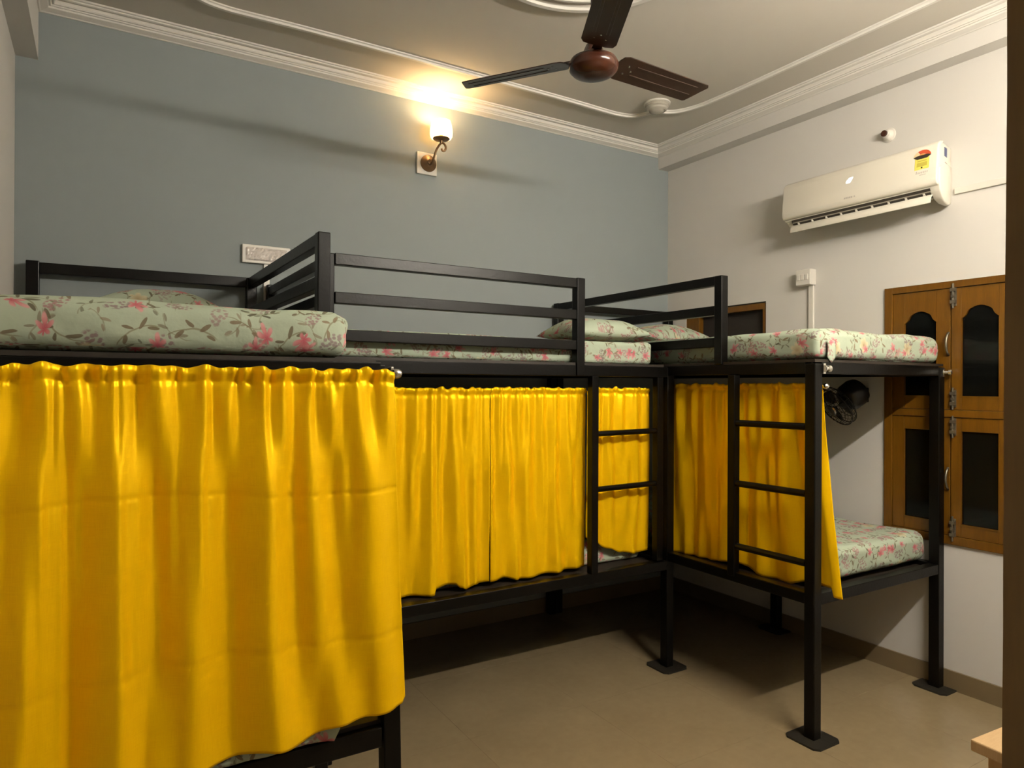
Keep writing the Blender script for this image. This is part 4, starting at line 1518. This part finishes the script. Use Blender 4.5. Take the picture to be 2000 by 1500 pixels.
# ================================================================== SMALL WALL FAN UNDER THE RIGHT TOP BUNK
wf = thing('wall_fan', 'small black wall fan under the right-hand top bunk', 'fan', (3.53, 2.13, 1.46))
fc = Vector((3.40, 2.225, 1.405))
ax = (-RT * 0.80 - Vector((0, 0, 1)) * 0.55 - F * 0.14).normalized()
rotq = Vector((0, 0, 1)).rotation_difference(ax).to_matrix().to_4x4()
cg = Matrix.Translation(fc) @ rotq
RC = 0.112
bm = bmesh.new()
for rr, zz in ((RC, 0.0), (RC * 0.995, 0.028), (RC * 0.75, 0.046), (RC * 0.4, 0.054), (RC * 0.75, -0.022), (RC * 0.4, -0.030)):
    add_tube(bm, [cg @ Vector((rr * math.cos(2 * math.pi * k / 32), rr * math.sin(2 * math.pi * k / 32), zz)) for k in range(32)], 0.0032 if rr > RC * 0.9 else 0.0016, 6, closed=True)
obj('grille_rings', bm, 'grey_wire', wf, smooth=True)
for k in range(24):
    a = 2 * math.pi * k / 24
    bm = bmesh.new()
    ca, sa = math.cos(a), math.sin(a)
    add_tube(bm, [cg @ Vector((r_ * ca, r_ * sa, z_)) for r_, z_ in ((0.03, 0.056), (RC * 0.6, 0.052), (RC * 0.9, 0.040), (RC, 0.014), (RC * 0.9, -0.012), (RC * 0.5, -0.030), (0.03, -0.034))], 0.0013, 5)
    obj('grille_wire', bm, 'grey_wire', wf, smooth=True)
bm = bmesh.new()
add_lathe(bm, [(0.004, 0.060), (0.028, 0.058), (0.032, 0.052), (0.004, 0.050)], 24, cg)
obj('grille_badge', bm, 'steel', wf, smooth=True, auto=40)
for k in range(3):
    bm = bmesh.new()
    a0 = 2 * math.pi * k / 3
    grid = []
    for i in range(9):
        r_ = 0.02 + 0.075 * i / 8
        row = []
        for j in range(7):
            aa = a0 + (j / 6 - 0.5) * (0.9 + 0.5 * math.sin(math.pi * i / 8))
            row.append(bm.verts.new(cg @ Vector((r_ * math.cos(aa), r_ * math.sin(aa), 0.012 + 0.016 * (j / 6 - 0.5)))))
        grid.append(row)
    for i in range(8):
        for j in range(6):
            bm.faces.new([grid[i][j], grid[i + 1][j], grid[i + 1][j + 1], grid[i][j + 1]])
    o = obj('fan_blade', bm, 'black_plastic', wf, smooth=True)
    o.modifiers.new('thick', 'SOLIDIFY').thickness = 0.002
bm = bmesh.new()
add_lathe(bm, [(0.02, -0.030), (0.045, -0.034), (0.062, -0.046), (0.074, -0.065), (0.076, -0.120), (0.066, -0.146), (0.038, -0.160), (0.004, -0.164)], 28, cg)
obj('motor_housing', bm, 'black_plastic', wf, smooth=True, auto=40)
bm = bmesh.new()
e = cg @ Vector((0, 0, -0.11))
add_tube(bm, smooth_path([e, e + Vector((0.02, 0.0, -0.04)), Vector((XR - 0.045, e.y + 0.03, e.z - 0.035)), Vector((XR - 0.012, e.y + 0.045, e.z - 0.02))], 6), 0.016, 10)
obj('arm', bm, 'black_plastic', wf, smooth=True)
bm = bmesh.new()
add_box(bm, (XR - 0.014, e.y + 0.01, e.z - 0.05), (XR, e.y + 0.08, e.z + 0.03))
obj('wall_bracket', bm, 'black_plastic', wf, bevel=0.004)

# ================================================================== STOOL AT THE RIGHT EDGE
stl = thing('stool', 'low pale wooden stool at the lower right edge', 'stool', (2.42, 0.86, 0), None)
rz = Matrix.Translation((2.235, 1.036, 0)) @ Matrix.Rotation(R(-4), 4, 'Z')
bm = bmesh.new()
add_box(bm, (0.0, -0.34, 0.415), (0.40, 0.0, 0.45), rz)
obj('seat', bm, 'pale_wood', stl, bevel=0.004)
for px_, py_ in ((0.025, -0.075), (0.345, -0.075), (0.025, -0.315), (0.345, -0.315)):
    bm = bmesh.new()
    add_box(bm, (px_, py_, 0.0), (px_ + 0.04, py_ + 0.04, 0.415), rz)
    obj('leg', bm, 'pale_wood', stl, bevel=0.003)
for lo, hi in (((0.035, -0.275, 0.35), (0.055, -0.075, 0.40)), ((0.355, -0.275, 0.35), (0.375, -0.075, 0.40))):
    bm = bmesh.new()
    add_box(bm, lo, hi, rz)
    obj('stretcher', bm, 'pale_wood', stl)
